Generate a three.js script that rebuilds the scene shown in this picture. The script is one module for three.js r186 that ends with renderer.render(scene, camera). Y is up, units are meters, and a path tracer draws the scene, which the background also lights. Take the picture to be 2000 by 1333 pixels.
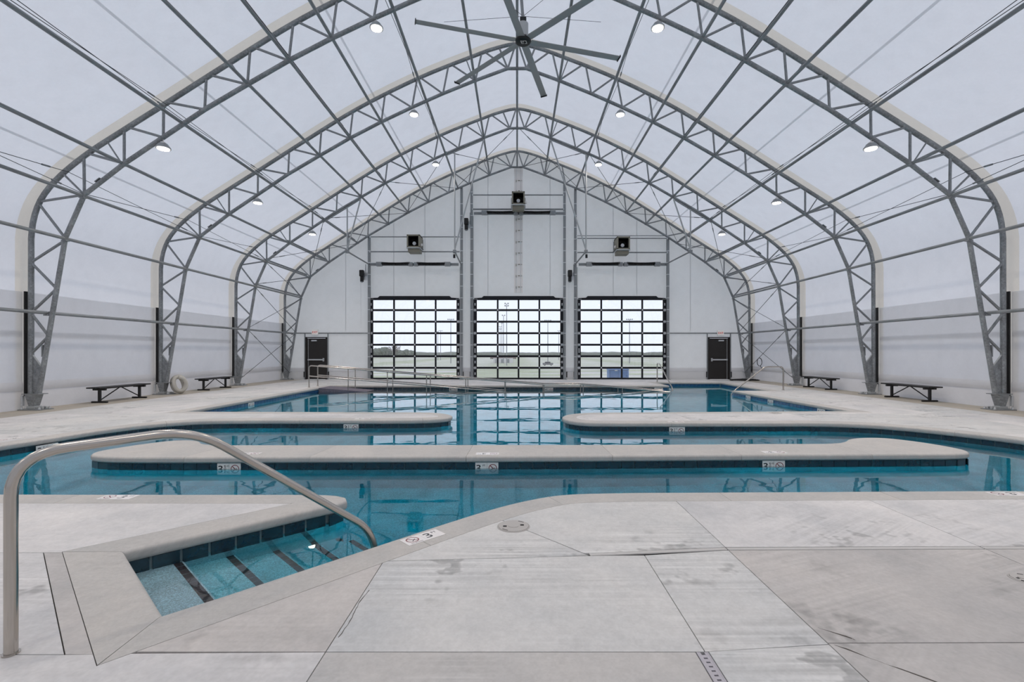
import * as THREE from 'three';
import { mergeGeometries, toCreasedNormals, mergeVertices } from 'three/addons/utils/BufferGeometryUtils.js';
import { RoundedBoxGeometry } from 'three/addons/geometries/RoundedBoxGeometry.js';
import { Brush, Evaluator, SUBTRACTION } from 'three-bvh-csg';

// ------------------------------------------------------------------ camera, sky, exposure
const FOCAL = 930, EYE = 1.45;                       // pixels of a 2000 x 1333 frame, metres
const scene = new THREE.Scene();
const camera = new THREE.PerspectiveCamera(2 * Math.atan(666.5 / FOCAL) * 180 / Math.PI, 2000 / 1333, 0.05, 3000);
camera.position.set(0, EYE, 0);
camera.lookAt(0, EYE, -10);
camera.setViewOffset(2000, 1333, -10, -21.5, 2000, 1333);   // the lens is shifted, the camera is level
scene.background = new THREE.Color().setRGB(0.9, 0.94, 1.07);   // even overcast sky
const renderer = new THREE.WebGLRenderer({ antialias: true });
renderer.toneMapping = THREE.LinearToneMapping;
renderer.toneMappingExposure = 1.19;
renderer.shadowMap.enabled = true;
const LAMP_CANDELA = 18;

// ------------------------------------------------------------------ helpers
let seed = 7;
const rnd = () => { seed = (seed * 1664525 + 1013904223) >>> 0; return seed / 4294967296; };
const V = (x, y, d) => new THREE.Vector3(x, y, -d);           // d: distance ahead of the camera
const used = new Map();
function numbered(name) {
  const n = used.get(name) ?? 0; used.set(name, n + 1);
  return n ? name + '_' + String(n).padStart(3, '0') : name;
}
function tag(o, label, category, group, kind) {
  if (label) o.userData.label = label;
  if (category) o.userData.category = category;
  if (group) o.userData.group = group;
  if (kind) o.userData.kind = kind;
  return o;
}
function thing(name, label, category, group, kind) {
  const o = new THREE.Group(); o.name = numbered(name); scene.add(o);
  return tag(o, label, category, group, kind);
}
function solid(name, geo, mat, label, category, group, kind) {
  const o = new THREE.Mesh(geo, mat); o.name = numbered(name); scene.add(o);
  return tag(o, label, category, group, kind);
}
function part(parent, name, geo, mat, label) {
  const o = new THREE.Mesh(geo, mat); o.name = name; parent.add(o);
  if (label) o.userData.label = label;
  return o;
}
function copyOf(o, label) { const c = o.clone(); c.name = numbered(o.name.replace(/_\d{3}$/, '')); c.userData = { ...o.userData }; if (label) c.userData.label = label; scene.add(c); return c; }
const merge = (list) => mergeGeometries(list.map((g) => { const q = g.index ? g.toNonIndexed() : g; for (const k of Object.keys(q.attributes)) if (!['position', 'normal', 'uv'].includes(k)) q.deleteAttribute(k); return q; }));
function box(w, h, l, x = 0, y = 0, z = 0) { const g = new THREE.BoxGeometry(w, h, l); g.translate(x, y, z); return g; }
function rbox(w, h, l, x = 0, y = 0, z = 0, r = 0.01, s = 2) { const g = new RoundedBoxGeometry(w, h, l, s, r); g.translate(x, y, z); return g; }
const UPV = new THREE.Vector3(0, 1, 0);
function bar(p, q, r, seg = 8, open = false) {
  const len = p.distanceTo(q), g = new THREE.CylinderGeometry(r, r, len, seg, 1, open);
  g.applyQuaternion(new THREE.Quaternion().setFromUnitVectors(UPV, q.clone().sub(p).normalize()));
  const m = p.clone().add(q).multiplyScalar(0.5); g.translate(m.x, m.y, m.z); return g;
}
function disc(r, h, x, y, z, seg = 24, axis = 'y', r2 = r) {
  const g = new THREE.CylinderGeometry(r, r2, h, seg);
  if (axis === 'x') g.rotateZ(Math.PI / 2); if (axis === 'z') g.rotateX(Math.PI / 2);
  g.translate(x, y, z); return g;
}
// a polyline of straight tubes with rounded bends
function bentTube(points, radius, bend, seg = 10) {
  const path = new THREE.CurvePath();
  let from = points[0];
  for (let i = 1; i < points.length; i++) {
    if (i === points.length - 1) { path.add(new THREE.LineCurve3(from, points[i])); break; }
    const a = points[i - 1].clone().sub(points[i]), b = points[i + 1].clone().sub(points[i]);
    const cut = Math.min(bend, a.length() * 0.45, b.length() * 0.45);
    const p = points[i].clone().add(a.normalize().multiplyScalar(cut)), q = points[i].clone().add(b.normalize().multiplyScalar(cut));
    path.add(new THREE.LineCurve3(from, p)); path.add(new THREE.QuadraticBezierCurve3(p, points[i].clone(), q)); from = q;
  }
  const list = [];
  for (const c of path.curves) { const n = c.isLineCurve3 ? 1 : 8; for (let k = 0; k < n; k++) list.push(c.getPoint(k / n)); }
  list.push(points[points.length - 1].clone());
  return sweep(list, radius, seg);
}
// tube through given points (parallel transport), closed ends
function sweep(list, radius, seg = 8) {
  const pos = [], nor = [], uv = [], idx = [];
  let n = null, run = 0;
  for (let i = 0; i < list.length; i++) {
    const t = list[Math.min(i + 1, list.length - 1)].clone().sub(list[Math.max(i - 1, 0)]).normalize();
    if (!n) n = Math.abs(t.y) > 0.9 ? new THREE.Vector3(1, 0, 0) : new THREE.Vector3(0, 1, 0);
    n = n.clone().sub(t.clone().multiplyScalar(n.dot(t))).normalize();
    const b = t.clone().cross(n);
    if (i) run += list[i].distanceTo(list[i - 1]);
    for (let k = 0; k <= seg; k++) {
      const a = k / seg * 2 * Math.PI, v = n.clone().multiplyScalar(Math.cos(a)).addScaledVector(b, Math.sin(a));
      pos.push(list[i].x + v.x * radius, list[i].y + v.y * radius, list[i].z + v.z * radius); nor.push(v.x, v.y, v.z); uv.push(k / seg * 2 * Math.PI * radius, run);
    }
  }
  const w = seg + 1;
  for (let i = 0; i < list.length - 1; i++) for (let k = 0; k < seg; k++) { const a = i * w + k; idx.push(a, a + 1, a + w, a + 1, a + w + 1, a + w); }
  for (const [i, s] of [[0, -1], [list.length - 1, 1]]) {
    const t = list[Math.min(i + 1, list.length - 1)].clone().sub(list[Math.max(i - 1, 0)]).normalize().multiplyScalar(s), c = pos.length / 3;
    pos.push(list[i].x, list[i].y, list[i].z); nor.push(t.x, t.y, t.z); uv.push(0, 0);
    for (let k = 0; k <= seg; k++) { const o = (i * w + k) * 3; pos.push(pos[o], pos[o + 1], pos[o + 2]); nor.push(t.x, t.y, t.z); uv.push(0, 0); }
    for (let k = 0; k < seg; k++) s > 0 ? idx.push(c, c + 1 + k, c + 2 + k) : idx.push(c, c + 2 + k, c + 1 + k);
  }
  return buffer(pos, nor, uv, idx);
}
function buffer(pos, nor, uv, idx) {
  const g = new THREE.BufferGeometry();
  g.setAttribute('position', new THREE.Float32BufferAttribute(pos, 3));
  if (uv) g.setAttribute('uv', new THREE.Float32BufferAttribute(uv, 2));
  if (idx) g.setIndex(idx);
  if (nor) g.setAttribute('normal', new THREE.Float32BufferAttribute(nor, 3)); else g.computeVertexNormals();
  return g;
}
// smooth open curve through [x, y] points
function smooth(pts, step = 0.12) {
  const c = new THREE.CatmullRomCurve3(pts.map(([x, y]) => new THREE.Vector3(x, y, 0)), false, 'centripetal');
  const n = Math.max(2, Math.round(c.getLength() / step));
  return c.getSpacedPoints(n).map((p) => [p.x, p.y]);
}
// plan polygon [[x, d], ...] to a slab between two heights
function slab(poly, y0, y1, holes = []) {
  const s = new THREE.Shape(poly.map(([x, d]) => new THREE.Vector2(x, d)));
  for (const h of holes) s.holes.push(new THREE.Path(h.map(([x, d]) => new THREE.Vector2(x, d))));
  const g = new THREE.ExtrudeGeometry(s, { depth: y1 - y0, bevelEnabled: false, curveSegments: 1 });
  g.rotateX(-Math.PI / 2); g.translate(0, y0, 0); return g;
}

// ------------------------------------------------------------------ procedural textures
function noiseField(size, cells, s) {     // periodic value noise, cells x cells lattice
  const [cx, cy] = Array.isArray(cells) ? cells : [cells, cells];
  let q = s >>> 0; const r = () => { q = (q * 1664525 + 1013904223) >>> 0; return q / 4294967296; };
  for (let i = 0; i < 5; i++) r();
  const lat = new Float32Array(cx * cy).map(r), out = new Float32Array(size * size), f = (t) => t * t * (3 - 2 * t);
  for (let y = 0; y < size; y++) {
    const v = y / size * cy, y0 = Math.floor(v), ty = f(v - y0), ya = (y0 % cy) * cx, yb = ((y0 + 1) % cy) * cx;
    for (let x = 0; x < size; x++) {
      const u = x / size * cx, x0 = Math.floor(u), tx = f(u - x0), xa = x0 % cx, xb = (x0 + 1) % cx;
      out[y * size + x] = (lat[ya + xa] * (1 - tx) + lat[ya + xb] * tx) * (1 - ty) + (lat[yb + xa] * (1 - tx) + lat[yb + xb] * tx) * ty;
    }
  }
  return out;
}
function layered(size, list) {            // list of [cells, weight, seed]; result about 0..1
  const out = new Float32Array(size * size); let sum = 0;
  for (const [cells, w, s] of list) { const n = noiseField(size, cells, s); for (let i = 0; i < out.length; i++) out[i] += n[i] * w; sum += w; }
  for (let i = 0; i < out.length; i++) out[i] /= sum;
  return out;
}
function texture(size, fn, srgb = true) {
  const data = new Uint8Array(size * size * 4);
  for (let i = 0; i < size * size; i++) { const c = fn(i); for (let k = 0; k < 3; k++) data[i * 4 + k] = Math.max(0, Math.min(255, c[k])); data[i * 4 + 3] = 255; }
  const t = new THREE.DataTexture(data, size, size);
  t.magFilter = THREE.LinearFilter; t.minFilter = THREE.LinearMipmapLinearFilter; t.generateMipmaps = true;
  t.wrapS = t.wrapT = THREE.RepeatWrapping; if (srgb) t.colorSpace = THREE.SRGBColorSpace; t.needsUpdate = true; return t;
}
function perMetre(t, sx, sy = sx) { const c = t.clone(); c.repeat.set(1 / sx, 1 / sy); c.needsUpdate = true; return c; }

function concrete(s, base, streak, blotch, soil) {
  const N = 1024;
  const wide = layered(N, [[3, 1, s], [6, 0.8, s + 1], [13, 0.6, s + 2], [29, 0.35, s + 3]]);
  const fine = layered(N, [[90, 1, s + 4], [200, 1, s + 5], [420, 1, s + 6]]);
  const brush = layered(N, [[[5, 170], 1, s + 7], [[9, 320], 0.9, s + 8], [[3, 70], 0.8, s + 9]]);
  const where = layered(N, [[4, 1, s + 10], [9, 0.7, s + 11]]);
  const dirt = layered(N, [[17, 1, s + 12], [41, 0.8, s + 13], [97, 0.7, s + 14]]);
  const color = texture(N, (i) => {
    let v = 1 + (wide[i] - 0.5) * blotch + (fine[i] - 0.5) * 0.1 + (brush[i] - 0.5) * streak * Math.max(0, (where[i] - 0.25) * 2);
    const d = Math.max(0, dirt[i] - 0.58) * 5 * Math.max(0, where[i] - 0.42); v -= Math.min(0.2, d * 0.9) * soil;
    const warm = (wide[i] - 0.5) * 9;
    return [base[0] * v + warm * 0.6, base[1] * v, base[2] * v - warm * 0.6];
  });
  const bump = texture(N, (i) => { const v = 128 + (fine[i] - 0.5) * 120 + (brush[i] - 0.5) * 120 * streak * 4; return [v, v, v]; }, false);
  return { color, bump };
}
const C1 = concrete(11, [202, 201, 199], 0.3, 0.16, 0.8), C2 = concrete(47, [204, 202, 201], 0.16, 0.24, 0.7), C3 = concrete(83, [197, 196, 194], 0.05, 0.13, 0.12);
const concreteMat = (c, m, tint = '#ffffff', bump = 0.0006) => new THREE.MeshStandardMaterial({ color: tint, map: perMetre(c.color, m), bumpMap: perMetre(c.bump, m), bumpScale: bump, roughness: 0.82 });
const M = {};
M.slab = [concreteMat(C1, 3.4), concreteMat(C2, 3.8), concreteMat(C1, 3.4, '#f3f0ee'), concreteMat(C2, 3.8, '#ece9e6')];
M.coping = concreteMat(C3, 2.6, '#f2efec', 0.0004);
M.curb = concreteMat(C3, 3.1, '#e2dacd');
M.joint = concreteMat(C3, 2, '#7a756f');
M.island = concreteMat(C3, 2.9, '#f4f1ee', 0.0004);

const galvN = layered(512, [[7, 1, 201], [19, 1, 202], [53, 0.9, 203], [130, 0.6, 204]]);
const galvT = texture(512, (i) => { const v = 172 + (galvN[i] - 0.5) * 100; return [v * 0.985, v, v * 1.015]; });
M.steel = new THREE.MeshStandardMaterial({ color: '#d2d4d4', map: perMetre(galvT, 0.9, 0.9), metalness: 0.35, roughness: 0.5 });
M.steelBright = new THREE.MeshStandardMaterial({ color: '#b2b5b6', metalness: 0.5, roughness: 0.5 });
M.cable = new THREE.MeshStandardMaterial({ color: '#4a4d50', metalness: 0.5, roughness: 0.5 });
const brushN = layered(512, [[[220, 3], 1, 301], [[90, 5], 0.8, 302], [[6, 9], 0.6, 303]]);
M.stainless = new THREE.MeshStandardMaterial({ color: '#bdb7b0', metalness: 1, roughness: 0.34, roughnessMap: perMetre(texture(512, (i) => { const v = 150 + (brushN[i] - 0.5) * 150; return [v, v, v]; }, false), 0.16, 1.4) });
M.black = new THREE.MeshStandardMaterial({ color: '#161617', roughness: 0.45, metalness: 0.1 });
M.blackMatte = new THREE.MeshStandardMaterial({ color: '#131314', roughness: 0.8 });
M.doorFrame = new THREE.MeshStandardMaterial({ color: '#0e111a', roughness: 0.5, metalness: 0.25 });
M.exitDoor = new THREE.MeshStandardMaterial({ color: '#231f1d', roughness: 0.5 });
M.zinc = new THREE.MeshStandardMaterial({ color: '#d0d3d6', roughness: 0.4, metalness: 0.4 });
M.white = new THREE.MeshStandardMaterial({ color: '#e6e4e1', roughness: 0.6 });
M.heater = new THREE.MeshStandardMaterial({ color: '#8b8779', roughness: 0.55, metalness: 0.15 });
M.heaterDark = new THREE.MeshStandardMaterial({ color: '#25241f', roughness: 0.6 });
M.glass = new THREE.MeshPhysicalMaterial({ color: '#fbfdfe', transmission: 0.94, thickness: 0, roughness: 0.0, ior: 1.5 });
const weave = layered(512, [[5, 1, 401], [14, 0.8, 402], [60, 0.5, 403], [250, 0.5, 404]]);
const fabricT = texture(512, (i) => { const v = 240 + (weave[i] - 0.5) * 12; return [v, v, v]; });
const fabric = (t, color) => new THREE.MeshPhysicalMaterial({ color, map: perMetre(fabricT, 3), transmission: t, thickness: 0, roughness: 1, specularIntensity: 0, side: THREE.DoubleSide });
M.fabric = fabric(0.53, '#f6f7f9');
M.endFabric = fabric(0.33, '#f4f5f6');
M.fabricStrip = fabric(0.47, '#f1ebdf');
M.seam = fabric(0.7, '#f6f7f8');
M.seamWarm = new THREE.MeshStandardMaterial({ color: '#f4f1ee', roughness: 0.8 });
M.hem = fabric(0.3, '#f4f4f6');
M.skirt = fabric(0.34, '#f4f3f3');
M.plinth = new THREE.MeshStandardMaterial({ color: '#e8e6e4', roughness: 0.7 });

// ------------------------------------------------------------------ pool plan (x, d)
const A = [-1.955, 2.63], B = [-2.852, 3.458];
const plan = [];
const mark = {};
const add = (list, name) => { if (name) mark[name] = plan.length; for (const p of list) { const l = plan[plan.length - 1]; if (!l || Math.hypot(l[0] - p[0], l[1] - p[1]) > 0.012) plan.push(p); } };
const line = (a, b, step = 0.6) => { const n = Math.max(1, Math.round(Math.hypot(b[0] - a[0], b[1] - a[1]) / step)), o = []; for (let i = 0; i <= n; i++) o.push([a[0] + (b[0] - a[0]) * i / n, a[1] + (b[1] - a[1]) * i / n]); return o; };
add(line(A, [-0.95, 3.69], 0.3), 'slotRight');
add(smooth([[-0.95, 3.69], [-0.647, 4.01], [-0.267, 4.385], [0.03, 4.625], [0.42, 4.84], [1.0, 4.915], [1.8, 4.935], [3.15, 4.958], [4.3, 4.98], [5.2, 4.985], [5.7, 4.94], [6.4, 4.87], [7.3, 5.05], [8.15, 5.75], [8.5, 6.8], [8.35, 7.84], [8.07, 8.43], [7.66, 9.02], [7.07, 9.5], [6.2, 9.73], [5.11, 9.74], [3.04, 9.74], [1.95, 9.74], [1.5, 9.78], [1.19, 9.96], [1.03, 10.25], [1.0, 10.6], [1.11, 10.94], [1.34, 11.2], [1.71, 11.38], [2.3, 11.43]]), 'near');
add(line([2.3, 11.43], [8.22, 11.72]), 'peninsulaBackRight');
add(line([8.22, 11.72], [8.06, 17.85]), 'sideRight');
add(line([8.06, 17.85], [9.5, 17.9]), 'recessNear');
add(line([9.5, 17.9], [9.7, 22.7]), 'recessRight');
add(line([9.7, 22.7], [6.6, 22.75]), 'recessFar');
add(line([6.6, 22.75], [6.55, 20.5]), 'jut');
add(line([6.55, 20.5], [-8.05, 20.5]), 'far');
add(line([-8.05, 20.5], [-8.1, 11.6]), 'sideLeft');
add(line([-8.1, 11.6], [-2.7, 11.48]), 'peninsulaBackLeft');
add(smooth([[-2.7, 11.48], [-2.1, 11.43], [-1.78, 11.27], [-1.58, 11.06], [-1.47, 10.82], [-1.47, 10.58], [-1.58, 10.4], [-1.82, 10.25], [-2.29, 10.16], [-3.2, 10.14], [-4.47, 10.14], [-5.78, 10.13], [-6.71, 10.02], [-7.32, 9.6], [-7.68, 8.95], [-7.87, 7.96], [-8.0, 7.37], [-8.02, 6.5], [-7.75, 5.7], [-7.1, 5.1], [-6.2, 4.9], [-5, 4.87], [-2.7, 4.86], [-2.2, 4.858], [-1.9, 4.84], [-1.72, 4.77], [-1.66, 4.65], [-1.7, 4.56], [-1.8, 4.465]]), 'left');
add(line([-1.8, 4.465], B, 0.3), 'slotLeft');
add(line(B, A, 0.3).slice(1, -1), 'slotEnd');
// island, outline from its front left corner
const island = smooth([[-3.0, 6.575], [-5.2, 6.56], [-5.75, 6.6], [-6.02, 6.72], [-6.13, 6.95], [-6.04, 7.25], [-5.88, 7.55], [-5.68, 7.78], [-5.42, 7.85], [-5.18, 7.76], [-5.0, 7.56], [-4.75, 7.45], [-4.0, 7.43], [-1.5, 7.44], [1.5, 7.46], [4.0, 7.53], [5.05, 7.58], [5.3, 7.72], [5.55, 7.95], [5.88, 8.07], [6.2, 8.04], [6.45, 7.78], [6.6, 7.4], [6.63, 7.05], [6.5, 6.85], [6.2, 6.78], [5.6, 6.76], [3.5, 6.72], [0.5, 6.63], [-1.5, 6.595], [-3.0, 6.575]], 0.1).slice(0, -1);

const WATER_Y = -0.17, COPE = 0.09, FLOOR_Y = -1.12;
function areaOf(p) { let s = 0; for (let i = 0; i < p.length; i++) { const [x, y] = p[i], [u, v] = p[(i + 1) % p.length]; s += x * v - u * y; } return s / 2; }
// offset of a closed outline to its outer side (positive) with small loops cut away
function offset(poly, dist) {
  const ccw = areaOf(poly) > 0 ? 1 : -1, n = poly.length, out = [];
  for (let i = 0; i < n; i++) {
    const p = poly[(i + n - 1) % n], c = poly[i], q = poly[(i + 1) % n];
    const e1 = [c[0] - p[0], c[1] - p[1]], e2 = [q[0] - c[0], q[1] - c[1]], l1 = Math.hypot(...e1), l2 = Math.hypot(...e2);
    const n1 = [e1[1] / l1 * ccw, -e1[0] / l1 * ccw], n2 = [e2[1] / l2 * ccw, -e2[0] / l2 * ccw];
    const m = [n1[0] + n2[0], n1[1] + n2[1]], k = 2 / Math.max(0.35, m[0] * m[0] + m[1] * m[1]);
    out.push([c[0] + m[0] * k * dist, c[1] + m[1] * k * dist]);
  }
  // cut loops: replace the points between two crossing pieces by the crossing
  for (let i = 0; i < n; i++) for (let j = i + 2; j < Math.min(i + 40, n - 1); j++) {
    const a = out[i], b = out[i + 1], c = out[j], d = out[j + 1];
    const den = (b[0] - a[0]) * (d[1] - c[1]) - (b[1] - a[1]) * (d[0] - c[0]); if (Math.abs(den) < 1e-9) continue;
    const t = ((c[0] - a[0]) * (d[1] - c[1]) - (c[1] - a[1]) * (d[0] - c[0])) / den, u = ((c[0] - a[0]) * (b[1] - a[1]) - (c[1] - a[1]) * (b[0] - a[0])) / den;
    if (t > 0 && t < 1 && u > 0 && u < 1) { const x = [a[0] + (b[0] - a[0]) * t, a[1] + (b[1] - a[1]) * t]; for (let k = i + 1; k <= j; k++) out[k] = x; }
  }
  return out;
}
const unique = (p) => p.filter((a, i) => { const b = p[(i + p.length - 1) % p.length]; return Math.hypot(a[0] - b[0], a[1] - b[1]) > 1e-4; });
const wallLine = offset(plan, 0.03), copeBack = offset(plan, 0.305), deckEdge = unique(offset(plan, 0.309));
const islandWall = offset(island, -0.03);

// ------------------------------------------------------------------ floor: slabs with open joints
const HALF = 12.42, FAR = 25.3, BACK = -5.45;
const floor = thing('floor', null, null, null, 'structure');
part(floor, 'joint_bed', slab([[-HALF, BACK], [HALF, BACK], [HALF, FAR], [-HALF, FAR]], -0.3, -0.027, [deckEdge]), M.joint);
const poolCut = new Brush(slab(deckEdge, -0.5, 0.5)); poolCut.updateMatrixWorld();
const csg = new Evaluator(); csg.useGroups = false; csg.attributes = ['position', 'normal'];
function inset(poly, by) { const n = poly.length, ccw = areaOf(poly) > 0 ? 1 : -1; return offset(ccw > 0 ? poly : poly.slice().reverse(), -by); }
function planUv(g, du = 0, dv = 0, turn = 0) {
  const p = g.attributes.position, uv = new Float32Array(p.count * 2), c = Math.cos(turn), s = Math.sin(turn);
  for (let i = 0; i < p.count; i++) { const x = p.getX(i), z = p.getZ(i) + p.getY(i); uv[i * 2] = x * c - z * s + du; uv[i * 2 + 1] = x * s + z * c + dv; }
  g.setAttribute('uv', new THREE.BufferAttribute(uv, 2)); return g;
}
const cells = [];
const cell = (poly, m = 0, turn = 0) => cells.push({ poly, m, turn });
const rect = (x0, x1, d0, d1, m, turn) => cell([[x0, d0], [x1, d0], [x1, d1], [x0, d1]], m, turn);
// slabs of the near deck as their joints run
const ab = [(B[0] - A[0]), (B[1] - A[1])].map((v) => v / Math.hypot(B[0] - A[0], B[1] - A[1])), away = [-ab[1], ab[0]];   // along the slot end, and away from the water
const behind = (k, d) => { const x0 = A[0] + away[0] * k, d0 = A[1] + away[1] * k, t = (d - d0) / ab[1]; return [x0 + ab[0] * t, d]; };
cell([[-5.9, 2.28], behind(0.4, 2.28), behind(0.4, 3.44), [-5.9, 3.44]], 1);
cell([behind(0.4, 2.28), behind(0.2, 2.28), behind(0.2, 3.44), behind(0.4, 3.44)], 3);
cell([[-1.93, 2.3], [-0.925, 2.3], [-0.925, 3.7], [-1.93, 3.7]], 3);
cell([[-5.9, 3.44], [-1.3, 3.44], [-1.3, 5.4], [-5.9, 5.4]], 1);
cell([[-0.925, 2.3], [0.908, 2.3], [0.908, 3.395], [0.514, 3.385], [-0.925, 3.3]], 0);
cell([[-1.25, 3.285], [-0.925, 3.3], [0.514, 3.385], [-0.4, 4.4], [-1.25, 4.4]], 0);
cell([[0.484, 3.424], [1.545, 3.535], [1.545, 5.4], [-0.6, 5.4], [-0.4, 4.4]], 0);
cell([[0.908, 2.3], [1.545, 2.36], [1.545, 3.48], [0.908, 3.395]], 0);
cell([[1.545, 2.37], [3.445, 2.38], [3.445, 3.5], [1.545, 3.48]], 3, 0.35);
cell([[3.445, 2.38], [6.4, 2.38], [6.4, 3.51], [3.445, 3.5]], 3, 0.3);
cell([[1.545, 3.535], [3.445, 3.55], [3.445, 5.4], [1.545, 5.4]], 1, 0.6);
cell([[3.445, 3.55], [6.4, 3.56], [6.4, 5.4], [3.445, 5.4]], 1, 0.4);
cell([[-3.3, 0.3], [-0.925, 0.3], [-0.925, 2.3], [-1.8, 2.29], behind(0.4, 2.28), [-3.3, 2.28]], 1);
cell([[-5.9, 0.3], [-3.3, 0.3], [-3.3, 2.28], [-5.9, 2.28]], 1);
cell([[-0.925, 0.3], [0.862, 0.3], [0.862, 2.3], [-0.925, 2.3]], 2);
cell([[0.925, 0.3], [1.545, 0.3], [1.545, 2.36], [0.925, 2.305]], 0);
cell([[1.545, 0.3], [4.0, 0.3], [4.0, 2.38], [1.545, 2.37]], 3, 0.7);
cell([[4.0, 0.3], [6.4, 0.3], [6.4, 2.38], [4.0, 2.38]], 2);
const dBreaks = [BACK, -2.5, 0.3, 2.38, 5.4, 8.4, 11.2, 13.9, 16.8, 19.6, 22.4, 25.2];
for (let i = 0; i < dBreaks.length - 1; i++) {
  const a = dBreaks[i], b = dBreaks[i + 1];
  for (const s of [-1, 1]) {
    const r = (x0, x1, m) => s < 0 ? rect(-x1, -x0, a, b, m) : rect(x0, x1, a, b, m);
    r(9.9, 11.3, i % 2); if (!(s > 0 && false)) r(s < 0 ? 5.9 : 6.4, 9.9, (i + 1) % 2);
    cells.push({ poly: s < 0 ? [[-HALF + 0.02, a], [-11.3, a], [-11.3, b], [-HALF + 0.02, b]] : [[11.3, a], [HALF - 0.02, a], [HALF - 0.02, b], [11.3, b]], m: 'curb', turn: 0 });
  }
}
for (const [a, b] of [[BACK, -2.5], [-2.5, 0.3]]) for (const [x0, x1] of [[-5.9, -2.9], [-2.9, 0.2], [0.2, 3.3], [3.3, 6.4]]) rect(x0, x1, a, b, 1);
for (const [x0, x1] of [[-5.9, -3.7], [-3.7, -1.2]]) rect(x0, x1, 9.6, 12, 1);
for (const [x0, x1] of [[0.8, 3.7], [3.7, 6.4]]) rect(x0, x1, 9.4, 12, 1);
for (const [x0, x1] of [[-5.9, -2.6], [-2.6, 0.4], [0.4, 3.4], [3.4, 6.4]]) rect(x0, x1, 20.3, 25.2, 1);
let nCell = 0;
for (const c of cells) {
  let g = slab(inset(c.poly, 0.0028), -0.026, 0);
  g.deleteAttribute('uv');
  const near = c.poly.some(([x, d]) => d > 2.2 && d < 23.2 && Math.abs(x) < 10.2);
  if (near) {
    const b = new Brush(g); b.updateMatrixWorld();
    g = csg.evaluate(b, poolCut, SUBTRACTION).geometry;
    if (!g.attributes.position.count) continue;
    g = g.index ? g.toNonIndexed() : g;
  } else g = g.index ? g.toNonIndexed() : g;
  if (g.attributes.position.count < 9) continue;
  planUv(g, nCell * 1.37, nCell * 0.83, c.turn);
  part(floor, nCell ? 'slab_' + String(nCell).padStart(3, '0') : 'slab', g, c.m === 'curb' ? M.curb : M.slab[c.m]);
  nCell++;
}

// hairline cracks in two slabs
M.crack = new THREE.MeshStandardMaterial({ color: '#57524d', roughness: 1 });
for (const pts of [[[1.572, 2.35], [1.61, 2.325], [1.66, 2.262], [1.72, 2.205], [1.77, 2.165], [1.85, 2.085], [1.93, 2.0]], [[1.585, 2.5], [1.64, 2.452], [1.68, 2.428], [1.7, 2.395]], [[-0.905, 2.42], [-0.9, 2.6], [-0.912, 2.74], [-0.9, 2.9]]]) {
  const fine = []; for (let i = 0; i < pts.length - 1; i++) for (let k = 0; k < 5; k++) { const t = k / 5; fine.push([pts[i][0] + (pts[i + 1][0] - pts[i][0]) * t + (rnd() - 0.5) * 0.006, pts[i][1] + (pts[i + 1][1] - pts[i][1]) * t + (rnd() - 0.5) * 0.006]); } fine.push(pts[pts.length - 1]);
  const wide = fine.map(() => 0.0012 + rnd() * 0.0016), left = fine.map(([x, d], i) => [x - wide[i], d + wide[i]]), right = fine.map(([x, d], i) => [x + wide[i], d - wide[i]]).reverse();
  part(floor, 'crack', slab([...left, ...right], 0, 0.0006), M.crack);
}

// ------------------------------------------------------------------ pool: coping, tiled waterline, basin, steps, ramp
const pool = thing('swimming_pool', 'large indoor leisure pool with concrete coping and dark tiled waterline', 'pool');
function arcs(poly) { const s = [0]; for (let i = 0; i < poly.length; i++) { const a = poly[i], b = poly[(i + 1) % poly.length]; s.push(s[i] + Math.hypot(a[0] - b[0], a[1] - b[1])); } return s; }
// one coping stone between two arc lengths of an outline: bullnose profile, closed ends
function copingStone(outer, inner, s, from, to) {
  const at = (t) => { let i = 0; while (i < outer.length - 1 && s[i + 1] < t) i++; const f = (t - s[i]) / (s[i + 1] - s[i] || 1), j = (i + 1) % outer.length, mix = (l) => [l[i][0] + (l[j][0] - l[i][0]) * f, l[i][1] + (l[j][1] - l[i][1]) * f]; return [mix(outer), mix(inner)]; };
  const ts = [from]; for (let i = 0; i < outer.length; i++) if (s[i] > from + 0.01 && s[i] < to - 0.01) ts.push(s[i]); ts.push(to);
  const prof = [[-1, -COPE], [-1, 0], [0.035, 0], [0.022, -0.003], [0.009, -0.01], [0.002, -0.02], [0, -0.032], [0, -0.06], [0.003, -0.074], [0.012, -0.085], [0.03, -COPE], [0.06, -COPE]];
  const pos = [], idx = [], K = prof.length;
  for (const t of ts) {
    const [e, b] = at(t), l = Math.hypot(b[0] - e[0], b[1] - e[1]) || 1, n = [(b[0] - e[0]) / l, (b[1] - e[1]) / l];
    for (const [k, y] of prof) { const m = k < 0 ? l : k; pos.push(e[0] + n[0] * m, y, -(e[1] + n[1] * m)); }
  }
  for (let i = 0; i < ts.length - 1; i++) for (let k = 0; k < K; k++) { const a = i * K + k, b = i * K + (k + 1) % K; idx.push(a, a + K, b, b, a + K, b + K); }
  for (const [i, flip] of [[0, false], [ts.length - 1, true]]) for (let k = 1; k < K - 1; k++) flip ? idx.push(i * K, i * K + k + 1, i * K + k) : idx.push(i * K, i * K + k, i * K + k + 1);
  let g = buffer(pos, null, null, idx);
  return planUv(toCreasedNormals(g.toNonIndexed(), 0.6), from * 0.7, from * 0.31);
}
const sPlan = arcs(plan), lengthPlan = sPlan[plan.length];
const nearestArc = (poly, s, [x, d]) => { let best = 1e9, at = 0; for (let i = 0; i < poly.length; i++) { const h = Math.hypot(poly[i][0] - x, poly[i][1] - d); if (h < best) { best = h; at = s[i]; } } return at; };
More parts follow.
